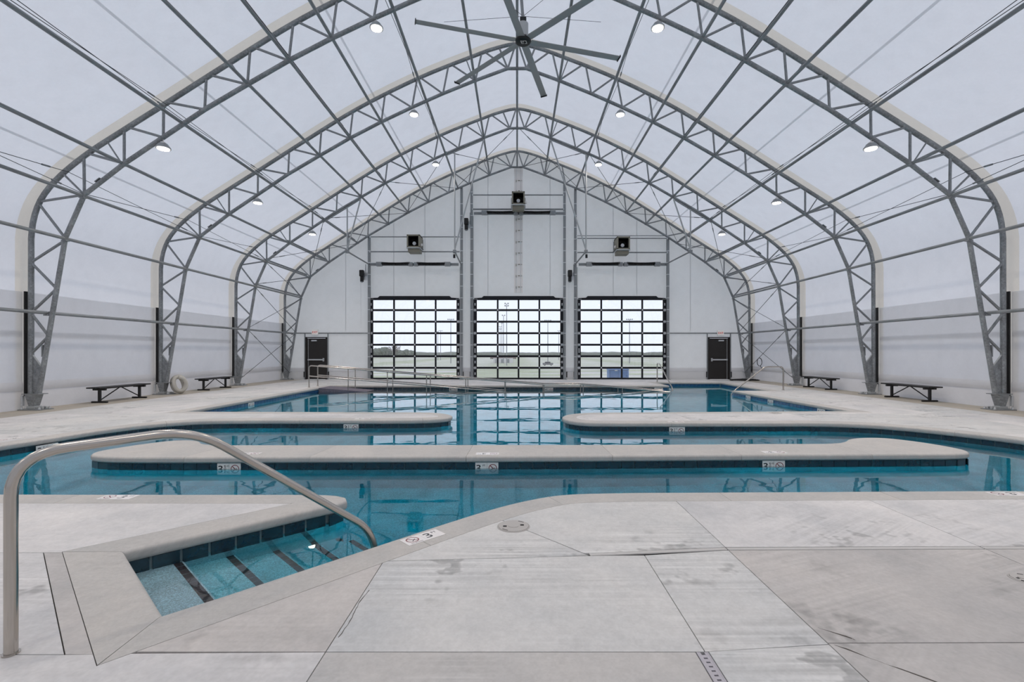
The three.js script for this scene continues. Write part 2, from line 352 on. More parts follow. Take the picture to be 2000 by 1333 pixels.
const P2 = (px, py) => { const d = FOCAL * EYE / (py - 688); return [(px - 1010) * d / FOCAL, d]; };   // a point of the deck
// joints that can be seen, then even ones between them
const joints = [A, B, [-0.88, 3.77], [0.33, 4.8], [2.1, 4.94], [3.72, 4.968], [-4.45, 4.865], [-1.72, 4.77], [8.22, 11.72], [8.06, 17.85], [9.5, 17.9], [9.7, 22.7], [6.6, 22.75], [6.55, 20.5], [-8.05, 20.5], [-8.1, 11.6]].map((p) => nearestArc(plan, sPlan, p)).sort((a, b) => a - b);
const cuts = [];
for (let i = 0; i < joints.length; i++) {
  const a = joints[i], b = i + 1 < joints.length ? joints[i + 1] : lengthPlan + joints[0], n = Math.max(1, Math.round((b - a) / 2.6));
  for (let k = 0; k < n; k++) cuts.push([a + (b - a) * k / n, a + (b - a) * (k + 1) / n]);
}
for (const [a, b] of cuts) part(pool, 'coping_stone', copingStone(plan, copeBack, sPlan, a + 0.002, Math.min(b, lengthPlan) - 0.002), M.coping);

// water tile: dark teal glazed, blue along the big pool
const tileT = (s, r, g, b) => { const n = layered(256, [[4, 1, s], [11, 0.8, s + 1], [40, 0.6, s + 2]]); return texture(256, (i) => { const v = 0.72 + n[i] * 0.56; return [r * v, g * v, b * v]; }); };
M.tile = [tileT(501, 13, 47, 62), tileT(507, 10, 40, 56), tileT(513, 18, 56, 70)].map((t) => new THREE.MeshPhysicalMaterial({ map: perMetre(t, 0.5), roughness: 0.25, clearcoat: 0.6, clearcoatRoughness: 0.1 }));
M.tileBlue = [tileT(521, 22, 84, 128), tileT(527, 16, 72, 116)].map((t) => new THREE.MeshPhysicalMaterial({ map: perMetre(t, 0.5), roughness: 0.3, clearcoat: 0.4 }));
M.grout = new THREE.MeshStandardMaterial({ color: '#7d8f92', roughness: 0.8 });
const TILE_W = 0.178, TILE_H = 0.155, tileGeo = rbox(TILE_W - 0.006, TILE_H, 0.012, 0, 0, 0, 0.003, 1);
tileGeo.deleteAttribute('uv'); { const p = tileGeo.attributes.position, u = new Float32Array(p.count * 2); for (let i = 0; i < p.count; i++) { u[i * 2] = p.getX(i); u[i * 2 + 1] = p.getY(i); } tileGeo.setAttribute('uv', new THREE.BufferAttribute(u, 2)); }
function tilesAlong(parent, poly, from, to, mats, inward, each, name = 'tile') {
  const s = arcs(poly), a0 = s[from], b0 = to > from ? s[to] : s[poly.length], n = Math.floor((b0 - a0) / TILE_W), gap = (b0 - a0) / n, rest = [];
  for (let k = 0; k < n; k++) {
    const t = a0 + gap * (k + 0.5); let i = from; while (s[i + 1] < t) i++;
    const f = (t - s[i]) / (s[i + 1] - s[i]), a = poly[i], b = poly[(i + 1) % poly.length], x = a[0] + (b[0] - a[0]) * f, d = a[1] + (b[1] - a[1]) * f;
    const tx = b[0] - a[0], td = b[1] - a[1];
    const yaw = Math.atan2(td, tx) + (inward ? 0 : Math.PI);
    if (each(x, d)) { const o = part(parent, name, tileGeo, mats[Math.floor(rnd() * mats.length)]); o.position.set(x, -COPE - TILE_H / 2 - 0.002, -d); o.rotation.y = yaw; }
    else { const g = tileGeo.clone(); g.rotateY(yaw); g.translate(x, -COPE - TILE_H / 2 - 0.002, -d); rest.push(g); }
  }
  return rest;
}
const at = (name) => mark[name];
const restTiles = [];
const nearFront = wallLine;   // outline runs so that the water is on its left or right; boxes are symmetric, so the turn does not matter
const seen = (x, d) => d < 11.3;
const idxOf = (p, list = plan) => { let b = 1e9, k = 0; list.forEach((q, i) => { const h = Math.hypot(q[0] - p[0], q[1] - p[1]); if (h < b) { b = h; k = i; } }); return k; };
restTiles.push(...tilesAlong(pool, nearFront, idxOf([8.45, 7.3]), idxOf([1.0, 10.6]), M.tile, true, seen));
restTiles.push(...tilesAlong(pool, nearFront, idxOf([-1.47, 10.7]), idxOf([-8.0, 7.0]), M.tile, true, seen));
restTiles.push(...tilesAlong(pool, nearFront, idxOf([-1.66, 4.65]), idxOf(B), M.tile, true, seen));
const blue = [...tilesAlong(pool, nearFront, at('sideRight'), at('far'), M.tileBlue, true, () => false), ...tilesAlong(pool, nearFront, at('sideLeft'), at('peninsulaBackLeft'), M.tileBlue, true, () => false)];
part(pool, 'blue_tile_band', merge(blue), M.tileBlue[0], 'blue glazed waterline tiles of the big pool').userData.kind = 'stuff';
const farTeal = tilesAlong(pool, nearFront, at('far'), at('sideLeft'), M.tile, true, () => false);
part(pool, 'teal_tile_band', merge([...farTeal, ...restTiles]), M.tile[0], 'dark teal waterline tiles below the end wall').userData.kind = 'stuff';
function wallStrip(poly, y0, y1) {
  const pos = [], idx = [], uv = []; const s = arcs(poly);
  for (let i = 0; i <= poly.length; i++) { const p = poly[i % poly.length]; for (const y of [y0, y1]) { pos.push(p[0], y, -p[1]); uv.push(s[i], y); } }
  for (let i = 0; i < poly.length; i++) idx.push(i * 2, i * 2 + 1, i * 2 + 2, i * 2 + 1, i * 2 + 3, i * 2 + 2);
  return toCreasedNormals(buffer(pos, null, uv, idx).toNonIndexed(), 0.6);
}
const peb = layered(1024, [[300, 1, 601], [512, 1, 602], [120, 0.5, 603], [9, 0.5, 604]]);
const pebbleT = texture(1024, (i) => { const v = 0.55 + peb[i] * 0.9; return [184 * v, 203 * v, 213 * v]; });
M.plaster = new THREE.MeshStandardMaterial({ map: perMetre(pebbleT, 1.6), roughness: 0.85, side: THREE.DoubleSide });
const backLine = offset(plan, 0.037);
part(pool, 'basin_wall', wallStrip(backLine, FLOOR_Y, -0.245), M.plaster);
part(pool, 'grout_bed', wallStrip(backLine, -0.245, -COPE), M.grout);
part(pool, 'basin_floor', planUv(slab(unique(offset(plan, 0.1)), FLOOR_Y - 0.12, FLOOR_Y)), M.plaster);
// steps in the slot
M.nosing = new THREE.MeshStandardMaterial({ color: '#3b2327', roughness: 0.5 });
const dirS = [0.7193, 0.6947], dirN = [-0.7348, 0.6783];
const slotAt = (s, n) => { const o = [(A[0] + B[0]) / 2, (A[1] + B[1]) / 2], u = [0.7193, 0.6947], w = [B[0] - A[0], B[1] - A[1]], l = Math.hypot(...w); const q = [-w[1] / l, w[0] / l]; const uu = q[0] > 0 ? q : [-q[0], -q[1]]; return [o[0] + uu[0] * s + w[0] / l * n, o[1] + uu[1] * s + w[1] / l * n]; };
for (let k = 0; k < 5; k++) {
  const s0 = -0.04, s1 = 0.36 * (k + 1), y = -0.225 - 0.165 * k, w = 0.66;
  part(pool, 'step', planUv(slab([slotAt(s0, -w), slotAt(s1, -w), slotAt(s1, w), slotAt(s0, w)], y - 0.165, y)), M.plaster);
  for (let j = 0; j < 14; j++) {
    const a = -0.62 + 1.24 * j / 14, b = a + 1.24 / 14 - 0.006;
    part(pool, 'nosing_tile', slab([slotAt(s1 - 0.065, a), slotAt(s1 - 0.012, a), slotAt(s1 - 0.012, b), slotAt(s1 - 0.065, b)], y, y + 0.004), M.nosing);
  }
}
// ramp down along the far side
const rampN = layered(512, [[60, 1, 701], [160, 1, 702], [8, 0.8, 703]]);
M.ramp = new THREE.MeshStandardMaterial({ map: perMetre(texture(512, (i) => { const v = 0.8 + rampN[i] * 0.4; return [112 * v, 106 * v, 117 * v]; }), 2), roughness: 0.85 });
{
  const prof = [[-8.07, -0.012], [1.1, -0.76], [2.6, -0.76], [6.3, FLOOR_Y], [-8.07, FLOOR_Y]];
  const s = new THREE.Shape(prof.map(([x, y]) => new THREE.Vector2(x, y))), g = new THREE.ExtrudeGeometry(s, { depth: 1.12, bevelEnabled: false });
  g.translate(0, 0, -20.46); part(pool, 'entry_ramp', planUv(g), M.ramp, 'sloping grey entry ramp along the far side');
}

// island
const isle = thing('pool_island', 'long narrow concrete island with rounded ends standing in the channel', 'island');
{
  const inner = offset(island, -0.012);
  const sI = arcs(island), L = sI[island.length];
  const g = new THREE.ExtrudeGeometry(new THREE.Shape(offset(island, -0.035).map(([x, d]) => new THREE.Vector2(x, d))), { depth: COPE - 0.064, bevelEnabled: true, bevelThickness: 0.032, bevelSize: 0.035, bevelSegments: 5 });
  // capping cut into stones across the island
  g.rotateX(-Math.PI / 2); g.translate(0, -COPE + 0.032, 0); g.deleteAttribute('uv');
  const cap = new Brush(g); cap.updateMatrixWorld();
  const xs = [-7, -4.62, -2.9, -0.72, 1.35, 3.2, 5.1, 7.2], lean = [0, 0.55, 0.45, 0.18, -0.2, -0.42, -0.7, 0];
  const ev = new Evaluator(); ev.useGroups = false; ev.attributes = ['position', 'normal'];
  for (let i = 0; i < xs.length - 1; i++) {
    const cutter = new Brush(slab([[xs[i] + 0.0018, 6.2], [xs[i + 1] - 0.0018, 6.2], [xs[i + 1] - 0.0018 + lean[i + 1] * 0.35, 8.4], [xs[i] + 0.0018 + lean[i] * 0.35, 8.4]], -0.5, 0.5)); cutter.geometry.deleteAttribute('uv'); cutter.updateMatrixWorld();
    const r = ev.evaluate(cap, cutter, 3).geometry;   // intersection
    part(isle, 'capping_stone', planUv(r.index ? r.toNonIndexed() : r, i * 0.9, i * 0.4), M.island);
  }
  tilesAlong(isle, islandWall, 0, 0, M.tile, true, (x, d) => true);
  part(isle, 'grout_bed', wallStrip(offset(island, -0.038), -0.245, -COPE), M.grout);
  part(isle, 'island_wall', wallStrip(offset(island, -0.038), FLOOR_Y, -0.245), M.plaster);
}

// water: one closed body between the walls
const wN = layered(1024, [[[9, 14], 1, 801], [[21, 33], 0.55, 802], [[50, 71], 0.22, 803]]);
const waterBump = texture(1024, (i) => { const v = wN[i] * 255; return [v, v, v]; }, false);
M.water = new THREE.MeshPhysicalMaterial({ color: '#ffffff', transmission: 1, thickness: 1, roughness: 0.0, ior: 1.333, attenuationColor: new THREE.Color(0.1, 0.76, 0.87), attenuationDistance: 1.2, bumpMap: perMetre(waterBump, 7), bumpScale: 0.0016 });
{
  const g = slab(unique(offset(plan, 0.034)), FLOOR_Y - 0.05, WATER_Y, [unique(offset(island, -0.035))]);
  solid('pool_water', planUv(g), M.water, 'clear turquoise water filling the pool and channel', 'water', null, 'stuff');
}

// ------------------------------------------------------------------ arch profile
const sideOuter = [[12.2, 0.4], [12.2, 4.2], [12.13, 4.8], [11.95, 5.28], [11.56, 5.78], [10.85, 6.38], [9.83, 7.05], [8.8, 7.7], [7.2, 8.72], [5.43, 9.8], [3.35, 10.84], [1.61, 11.54], [0.75, 11.85], [0, 12.0]];
const roofCurve = smooth([[12.2, 3.9], [12.2, 4.2], ...sideOuter.slice(2, -1), [0, 12.0], [-0.75, 11.85], [-1.61, 11.54]], 0.2).filter(([x]) => x >= 0);
const outerHalf = [[12.2, 0.4], ...roofCurve.filter(([x, y]) => y > 4.1 && x > 0.06), [0, 11.99]];
const outerY = (x) => { for (let i = 1; i < outerHalf.length; i++) if (outerHalf[i][0] <= x && outerHalf[i - 1][0] >= x && outerHalf[i][1] > 4.4) { const [a, b] = outerHalf[i - 1], [c, d] = outerHalf[i]; return a === c ? b : b + (d - b) * (x - a) / (c - a); } return 12; };
const innerNodes = [[11.34, 4.31], [10.86, 5.4], [9.86, 6.18], [8.88, 6.84], [7.84, 7.54], [6.77, 8.17], [5.73, 8.77], [4.65, 9.33], [3.6, 9.83], [2.54, 10.3], [1.43, 10.75], [0.32, 11.16]];
const topX = [0, 10.87, 9.86, 8.87, 7.8, 6.7, 5.62, 4.52, 3.42, 2.35, 1.21, 0.6];
const legX = (y) => 12.0 - 0.1688 * (y - 0.4);
const innerAt = (x) => { for (let i = 1; i < innerNodes.length; i++) if (innerNodes[i][0] <= x && innerNodes[i - 1][0] >= x) { const [a, b] = innerNodes[i - 1], [c, d] = innerNodes[i]; return b + (d - b) * (x - a) / (c - a); } return 11.16; };
const SIDE = (s) => s < 0 ? 'coiled-hose side' : 'stair-recess side';
const W3 = (x, y, z = 0) => new THREE.Vector3(x, y, z);

function makeFrame(label) {
  const f = thing('arch_truss', label, 'arch truss', 'galvanised arch trusses along the hall');
  const whole = [...outerHalf.map(([x, y]) => W3(-x, y)), ...outerHalf.slice(0, -1).reverse().map(([x, y]) => W3(x, y))];
  part(f, 'outer_chord', sweep(whole, 0.06, 10), M.steel);
  const inn = [[legX(0.4), 0.4], ...innerNodes];
  part(f, 'inner_chord', sweep([...inn.map(([x, y]) => W3(-x, y)), ...inn.reverse().map(([x, y]) => W3(x, y))], 0.055, 10), M.steel);
  for (const s of [-1, 1]) {
    const web = (a, b, r = 0.032) => part(f, 'web', bar(W3(s * a[0], a[1]), W3(s * b[0], b[1]), r, 8), M.steel);
    const O = (y) => [12.2, y], I = (y) => [legX(y), y], top = (x) => [x, outerY(x)];
    web(O(1.4), I(1.85)); web(I(1.85), O(2.43)); web(O(2.43), I(3.04)); web(I(3.04), O(3.7)); web(O(3.7), I(4.25));
    web(innerNodes[0], [12.0, outerY(12.0)]); web([12.0, outerY(12.0) + 0.05], innerNodes[1]);
    for (let i = 1; i < innerNodes.length - 1; i++) { web(innerNodes[i], top(topX[i])); web(top(topX[i] - 0.1), innerNodes[i + 1]); }
    web(innerNodes[11], top(0.62)); web(innerNodes[11], top(0.05));
    web(innerNodes[1], top(11.4), 0.026);
    for (const [x, t] of [[9.9, 10.3], [6.8, 7.2], [1.47, 1.75]]) web([x, innerAt(x)], top(t), 0.02);
    // foot
    const gus = new THREE.Shape([[12.2, 0.4], [12.2, 1.37], [legX(1.05), 1.05], [legX(0.4), 0.4]].map(([x, y]) => new THREE.Vector2(s * x, y)));
    const gg = new THREE.ExtrudeGeometry(gus, { depth: 0.016, bevelEnabled: false }); gg.translate(0, 0, -0.008);
    part(f, 'gusset_plate', gg, M.steel);
    part(f, 'gusset_edge', bar(W3(s * 12.15, 1.37), W3(s * (legX(1.05) + 0.02), 1.05), 0.02, 6), M.steelBright);
    part(f, 'flange', rbox(0.42, 0.02, 0.26, s * 12.1, 0.4, 0, 0.004), M.steel);
    const shoe = disc(0.17, 0.3, 0, 0, 0, 4, 'y', 0.1); shoe.rotateY(Math.PI / 4); shoe.translate(s * 12.12, 0.24, 0);
    part(f, 'shoe', toCreasedNormals(shoe.toNonIndexed(), 0.3), M.steel);
    part(f, 'base_plate', rbox(0.56, 0.025, 0.36, s * 12.08, 0.0125, 0, 0.004), M.steel);
    part(f, 'hinge_block', merge([rbox(0.2, 0.07, 0.2, s * 12.12, 0.06, 0), rbox(0.12, 0.06, 0.05, s * 11.9, 0.055, 0.05), rbox(0.12, 0.06, 0.05, s * 11.9, 0.055, -0.05)]), M.steelBright);
    for (const [bx, bz] of [[11.86, 0.13], [11.86, -0.13], [12.3, 0.13], [12.3, -0.13]]) part(f, 'anchor_bolt', merge([disc(0.016, 0.06, s * bx, 0.05, bz, 8), disc(0.028, 0.02, s * bx, 0.035, bz, 6)]), M.zinc);
    part(f, 'splice_plate', rbox(0.03, 0.3, 0.1, s * (legX(1.45) + 0.06), 1.48, 0, 0.004), M.steel);
    part(f, 'curtain_track', rbox(0.045, 2.62, 0.1, s * 12.315, 1.66, 0, 0.008), M.black);
    part(f, 'track_foot', rbox(0.05, 0.26, 0.06, s * 12.36, 0.23, 0.05, 0.01), M.zinc);
    part(f, 'splice_plate', rbox(0.16, 0.02, 0.12, 0, 0, 0, 0.004), M.steel).applyMatrix4(new THREE.Matrix4().makeTranslation(s * 10.5, 5.76, 0).multiply(new THREE.Matrix4().makeRotationZ(-s * 0.66)));
  }
  return f;
}
const FRAMES = [25.0, 20.65, 16.3, 11.95, 7.6, 3.25, -1.1];
const frameNames = ['standing against the end wall', 'second from the end wall, with long braces hanging from it', 'third from the end wall, pale hose coiled at its foot', 'fourth from the end wall, carrying the big fan', 'fifth from the end wall', 'sixth from the end wall', 'seventh from the end wall'];
const frame0 = makeFrame('galvanised tube arch truss ' + frameNames[0]); frame0.position.z = -FRAMES[0];
for (let i = 1; i < FRAMES.length; i++) copyOf(frame0, 'galvanised tube arch truss ' + frameNames[i]).position.z = -FRAMES[i];

// purlins: one run of tubes over all arches, clamped at each
const runs = [[0, 11.22, 'galvanised ridge purlin running along the peak of the roof']];
const ord = ['first', 'second', 'third', 'fourth', 'fifth', 'sixth', 'seventh', 'eighth', 'ninth'];
[[1.45, 10.78], [3.12, 10.09], [4.66, 9.36], [5.73, 8.8], [6.77, 8.2], [8.4, 7.2], [9.9, 6.19], [10.9, 5.38], [11.34, 4.3]].forEach(([x, y], i) => { for (const s of [-1, 1]) runs.push([s * x, y, `galvanised roof purlin, ${ord[i]} tube down from the ridge, ${SIDE(s)}`]); });
for (const s of [-1, 1]) runs.push([s * 11.78, 2.43, 'galvanised wall girt at mid height of the side wall, ' + SIDE(s)]);
for (const [x, y, label] of runs) {
  const p = thing('purlin', label, 'purlin', 'purlins and girts along the hall');
  const stops = [...FRAMES, -5.3];
  for (let i = 0; i < stops.length - 1; i++) {
    part(p, 'tube', bar(V(x, y, stops[i] - 0.03), V(x, y, stops[i + 1] + 0.03), 0.042, 10), M.steel);
    part(p, 'clamp', rbox(0.13, 0.03, 0.11, x, y - 0.055, -stops[i], 0.005), M.steel);
    if (i === 0 && Math.abs(x) > 5 && y > 4) part(p, 'stiffener_tube', bar(V(x + Math.sign(x) * 0.1, y + 0.12, 24.9), V(x + Math.sign(x) * 0.1, y + 0.12, 20.75), 0.035, 8), M.steel);
  }
}
// bracing cables
const cableRun = (pts, label, group, r = 0.009) => { const c = thing('bracing_cable', label, 'cable', group); for (let i = 0; i < pts.length - 1; i++) part(c, 'strand', bar(pts[i], pts[i + 1], r, 6), M.cable); return c; };
const turnbuckle = (c, a, b) => { const t = a.clone().lerp(b, 0.12), u = a.clone().lerp(b, 0.17); part(c, 'turnbuckle', bar(t, u, 0.022, 6), M.steel); };
for (const s of [-1, 1]) {
  for (const [x, i] of [[10.9, 8], [8.4, 6], [5.73, 4], [3.12, 2]]) for (let k = 1; k < 4; k++) {
    const a = FRAMES[k], b = FRAMES[k + 1], xo = x + 0.35;
    const lo = (d) => V(s * x, innerAt(x) + 0.12, d), hi = (d) => V(s * xo, outerY(xo) - 0.1, d);
    const name = `thin wire stay along the ${ord[i - 1] ?? 'second'} purlin, ${ord[k]} to ${ord[k + 1]} arch, ${SIDE(s)}`;
    for (const [p, q] of [[lo(a), hi(b)], [hi(a), lo(b)]]) { const c = cableRun([p, q], name, 'wire stays along the purlins', 0.008); turnbuckle(c, p, q); }
  }
  // cross bracing of the end bay
  const a = 25.0, b = 20.65, node = (x, y) => [s * x, y];
  const pairs = [[[11.93, 0.35], [11.65, 2.4]], [[11.65, 2.5], [11.34, 4.25]], [[11.34, 4.4], [10.9, 5.35]], [[10.85, 5.5], [8.4, 7.15]], [[8.4, 7.25], [5.73, 8.75]], [[5.73, 8.85], [3.12, 10.05]], [[3.12, 10.15], [0.1, 11.15]]];
  const words = ['low on the side wall', 'high on the side wall', 'at the eaves', 'on the lowest roof panel', 'on the middle of the roof', 'on the upper roof', 'just below the ridge'];
  pairs.forEach(([p, q], i) => {
    for (const [u, v] of [[p, q], [q, p]]) { const m = V(s * u[0], u[1], b), n = V(s * v[0], v[1], a), c = cableRun([m, n], `crossed bracing cable of the end bay ${words[i]}, ${SIDE(s)}`, 'crossed bracing cables of the end bay', 0.011); turnbuckle(c, m, n); }
  });
}
// hanging braces from the second arch to the door columns
function kicker(x0, xa, xb, colX, label) {
  const k = thing('wind_brace', label, 'brace', 'hanging braces in front of the end wall'), d = 20.6, s = Math.sign(x0), y = 5.8;
  part(k, 'cross_bar', bar(V(s * xa, innerAt(xa) - 0.1, d), V(s * xb, innerAt(xb) - 0.1, d), 0.03), M.steel);
  const yt = THREE.MathUtils.lerp(innerAt(xa), innerAt(xb), (Math.abs(x0) - xa) / (xb - xa)) - 0.1;
  part(k, 'hanger', bar(V(x0, yt, d), V(x0, y, d), 0.03), M.steelBright);
  part(k, 'diagonal', bar(V(s * xa, innerAt(xa) - 0.1, d), V(x0 + s * 0.02, y + 0.02, d), 0.032), M.steelBright);
  part(k, 'strut', bar(V(x0, y, d), V(colX, 6.06, 25.0), 0.035), M.steel);
  part(k, 'bracket', rbox(0.14, 0.14, 0.14, x0, y, -d, 0.01), M.steel);
}
kicker(-2.7, 1.45, 3.12, -2.95, 'pale hanging brace reaching the column left of the tall middle door bay');
kicker(2.98, 1.45, 3.12, 3.05, 'pale hanging brace reaching the column right of the tall middle door bay');
kicker(-7.35, 6.77, 8.4, -7.78, 'pale hanging brace reaching the column beside the exit door next to the ramp');
kicker(7.5, 6.77, 8.4, 7.8, 'pale hanging brace reaching the column beside the exit door next to the pool stairs');

// ------------------------------------------------------------------ fabric roof and walls
function curveOffset(list, far) { const o = []; for (let i = 0; i < list.length; i++) { const a = list[Math.max(0, i - 1)], b = list[Math.min(list.length - 1, i + 1)], t = [b[0] - a[0], b[1] - a[1]], l = Math.hypot(...t), by = far - 0.075 * THREE.MathUtils.smoothstep(list[i][1], 4.1, 5.6); o.push([list[i][0] + t[1] / l * by, list[i][1] - t[0] / l * by]); } return o; }   // the cloth stands further off the legs, where the curtain runs behind them
const wholeOuter = [...outerHalf.map(([x, y]) => [x, y]), ...outerHalf.slice(0, -1).reverse().map(([x, y]) => [-x, y])];   // right foot over the ridge to the left foot
const skin = curveOffset(wholeOuter, 0.2); skin[0][1] = -0.05; skin[skin.length - 1][1] = -0.05;
function sheet(profile, d0, d1, du = 0) {
  const pos = [], uv = [], idx = []; let s = 0;
  for (let i = 0; i < profile.length; i++) { if (i) s += Math.hypot(profile[i][0] - profile[i - 1][0], profile[i][1] - profile[i - 1][1]); for (const d of [d0, d1]) { pos.push(profile[i][0], profile[i][1], -d); uv.push(d + du, s); } }
  for (let i = 0; i < profile.length - 1; i++) idx.push(i * 2, i * 2 + 1, i * 2 + 2, i * 2 + 1, i * 2 + 3, i * 2 + 2);
  return buffer(pos, null, uv, idx);
}
const ceiling = thing('ceiling', null, null, null, 'structure');
const bays = [[25.32, 20.65], [20.65, 16.3], [16.3, 11.95], [11.95, 7.6], [7.6, 3.25], [3.25, -1.1], [-1.1, -5.45]];
const FLAP = 0.2;     // half width of the keder strip at each arch; the cloth lies between the strips
bays.forEach(([a, b], i) => part(ceiling, i ? 'fabric_panel_' + String(i).padStart(3, '0') : 'fabric_panel', sheet(skin, b === BACK ? b : b + FLAP, i ? a - FLAP : 24.8), M.fabric));
for (const d of FRAMES) part(ceiling, 'keder_strip', sheet(skin, d - FLAP, d === 25.0 ? 25.32 : d + FLAP), M.fabricStrip);
const cum = [0]; for (let i = 1; i < skin.length; i++) cum.push(cum[i - 1] + Math.hypot(skin[i][0] - skin[i - 1][0], skin[i][1] - skin[i - 1][1]));
const inner19 = curveOffset(wholeOuter, 0.19);
for (const x of [11.15, 8.15, 4.9]) for (const s of [-1, 1]) {
  const k = inner19.findIndex(([u, v], i) => i < inner19.length - 1 && v > 4.5 && (u - s * x) * (inner19[i + 1][0] - s * x) <= 0);
  const a = inner19[k], b = inner19[k + 1], f = (s * x - a[0]) / (b[0] - a[0]), m = [a[0] + (b[0] - a[0]) * f, a[1] + (b[1] - a[1]) * f], l = Math.hypot(b[0] - a[0], b[1] - a[1]), t = [(b[0] - a[0]) / l * 0.03, (b[1] - a[1]) / l * 0.03];
  part(ceiling, 'welded_seam', sheet([[m[0] - t[0], m[1] - t[1]], [m[0] + t[0], m[1] + t[1]]], -5.4, 25.25), M.seam);
}
// side walls: roll curtain inside the skin, hem pocket, plinth
for (const [s, side] of [[-1, 'left'], [1, 'right']]) {
  const w = thing('wall_' + side, null, null, null, 'structure');
  const xw = s * 12.375;
  bays.forEach(([a, b]) => {
    const d0 = b + 0.04, d1 = Math.min(a - 0.04, 25.28);
    part(w, 'roll_curtain', sheet([[xw, 0.49], [xw, 2.96]], d0, d1), M.fabric);
    part(w, 'curtain_overlap', sheet([[xw + s * 0.012, 1.82], [xw + s * 0.012, 1.97]], d0, d1), M.fabric);
    const hem = []; for (let k = 0; k <= 8; k++) { const t = k / 8; hem.push([xw - s * (0.008 + 0.012 * Math.sin(Math.PI * t)), 0.485 + 0.215 * t]); }
    part(w, 'hem_pocket', sheet(hem, d0, d1), M.hem);
    part(w, 'skirt_panel', sheet([[s * 12.392, 0.0], [s * 12.392, 0.56]], b + 0.006, a - 0.006), M.skirt);
  });
}

// ------------------------------------------------------------------ end wall
const ED = 25.24;                                        // its distance
const doorsX = [[-7.81, -3.02], [-2.32, 2.47], [3.18, 7.9]], exits = [[-11.19, -10.07], [10.12, 11.25]];
const wallBack = thing('wall_back', null, null, null, 'structure');
const skinUp = skin.slice().reverse().map(([x, y]) => [x * 0.9985, y - 0.005]);   // left foot over the ridge to the right foot
function endShape(notches) {
  const pts = skinUp.map(([x, y]) => [x, Math.max(y, 0)]);
  for (const [a, b, h] of notches.slice().reverse()) pts.push([b, 0], [b, h], [a, h], [a, 0]);
  return new THREE.Shape(pts.map(([x, y]) => new THREE.Vector2(x, y)));
}
{
  const notches = [[exits[0][0], exits[0][1], 2.24], ...doorsX.map(([a, b]) => [a, b, 4.3]), [exits[1][0], exits[1][1], 2.24]];
  const g = new THREE.ShapeGeometry(endShape(notches)); g.translate(0, 0, -(ED + 0.05));
  part(wallBack, 'end_fabric', g, M.endFabric);
  const gb = new THREE.ShapeGeometry(endShape([])); gb.translate(0, 0, 5.44);
  const wf = thing('wall_front', null, null, null, 'structure'); part(wf, 'end_fabric', gb, M.endFabric);
}
for (const [a, b] of [[-12.3, exits[0][0] - 0.04], [exits[0][1] + 0.04, doorsX[0][0] - 0.02], [doorsX[0][1] + 0.12, doorsX[1][0] - 0.12], [doorsX[1][1] + 0.12, doorsX[2][0] - 0.12], [doorsX[2][1] + 0.02, exits[1][0] - 0.04], [exits[1][1] + 0.04, 12.3]]) {
  part(wallBack, 'skirt_panel', new THREE.PlaneGeometry(b - a, 0.42).translate((a + b) / 2, 0.211, -(ED + 0.02)), M.skirt);
  const hem = []; for (let k = 0; k <= 8; k++) { const t = k / 8; hem.push([ED - 0.002 - 0.012 * Math.sin(Math.PI * t), 0.42 + 0.2 * t]); }
  const pos = [], idx = []; hem.forEach(([d, y]) => pos.push(a, y, -d, b, y, -d)); for (let i = 0; i < 8; i++) idx.push(i * 2, i * 2 + 1, i * 2 + 2, i * 2 + 1, i * 2 + 3, i * 2 + 2);
  part(wallBack, 'hem_pocket', buffer(pos, null, pos.filter((_, i) => i % 3 !== 2), idx), M.hem);
  if (b - a > 0.3) for (const x of [a + 0.04, b - 0.04]) part(wallBack, 'hold_down', rbox(0.05, 0.3, 0.06, x, 0.26, -(ED - 0.03), 0.01), M.black);
}
for (const [a, b] of [[-11.75, -10.8], [-9.9, -7.9]]) part(wallBack, 'girt', bar(V(a, 2.45, ED - 0.03), V(b, 2.45, ED - 0.03), 0.028), M.steel);
part(wallBack, 'girt', bar(V(-11.9, 2.45, ED), V(-7.86, 2.45, ED), 0.03), M.steel);
part(wallBack, 'girt', bar(V(7.95, 2.45, ED), V(11.9, 2.45, ED), 0.03), M.steel);
// vertical seams of the end fabric
for (const x of [-4.9, -6.55, -9.1, -1.55, 1.75, 5.1, 6.35, 9.2]) part(wallBack, 'welded_seam', new THREE.PlaneGeometry(0.05, outerY(Math.abs(x)) - 0.6 - (Math.abs(x) < 8 ? 4.5 : 2.6)).translate(x, ((Math.abs(x) < 8 ? 4.5 : 2.6) + outerY(Math.abs(x)) - 0.6) / 2, -(ED + 0.043)), M.seam);
// laced closing strip above the middle door
part(wallBack, 'lacing_strip', new THREE.PlaneGeometry(0.46, 6.7).translate(0.07, 7.95, -(ED + 0.035)), M.seamWarm);
for (const x of [-0.05, 0.19]) part(wallBack, 'lacing_cord', bar(V(x, 4.6, ED + 0.02), V(x, 11.2, ED + 0.02), 0.006, 6), M.zinc);
for (const y of [10.55, 10.0, 8.5, 7.9, 7.3, 6.7, 6.1, 5.5, 4.9]) part(wallBack, 'lacing_buckle', merge([rbox(0.12, 0.035, 0.02, 0.1, y, -ED, 0.005), rbox(0.03, 0.12, 0.02, -0.05, y - 0.03, -ED, 0.005), rbox(0.035, 0.035, 0.02, 0.24, y, -ED, 0.005)]), M.heater);

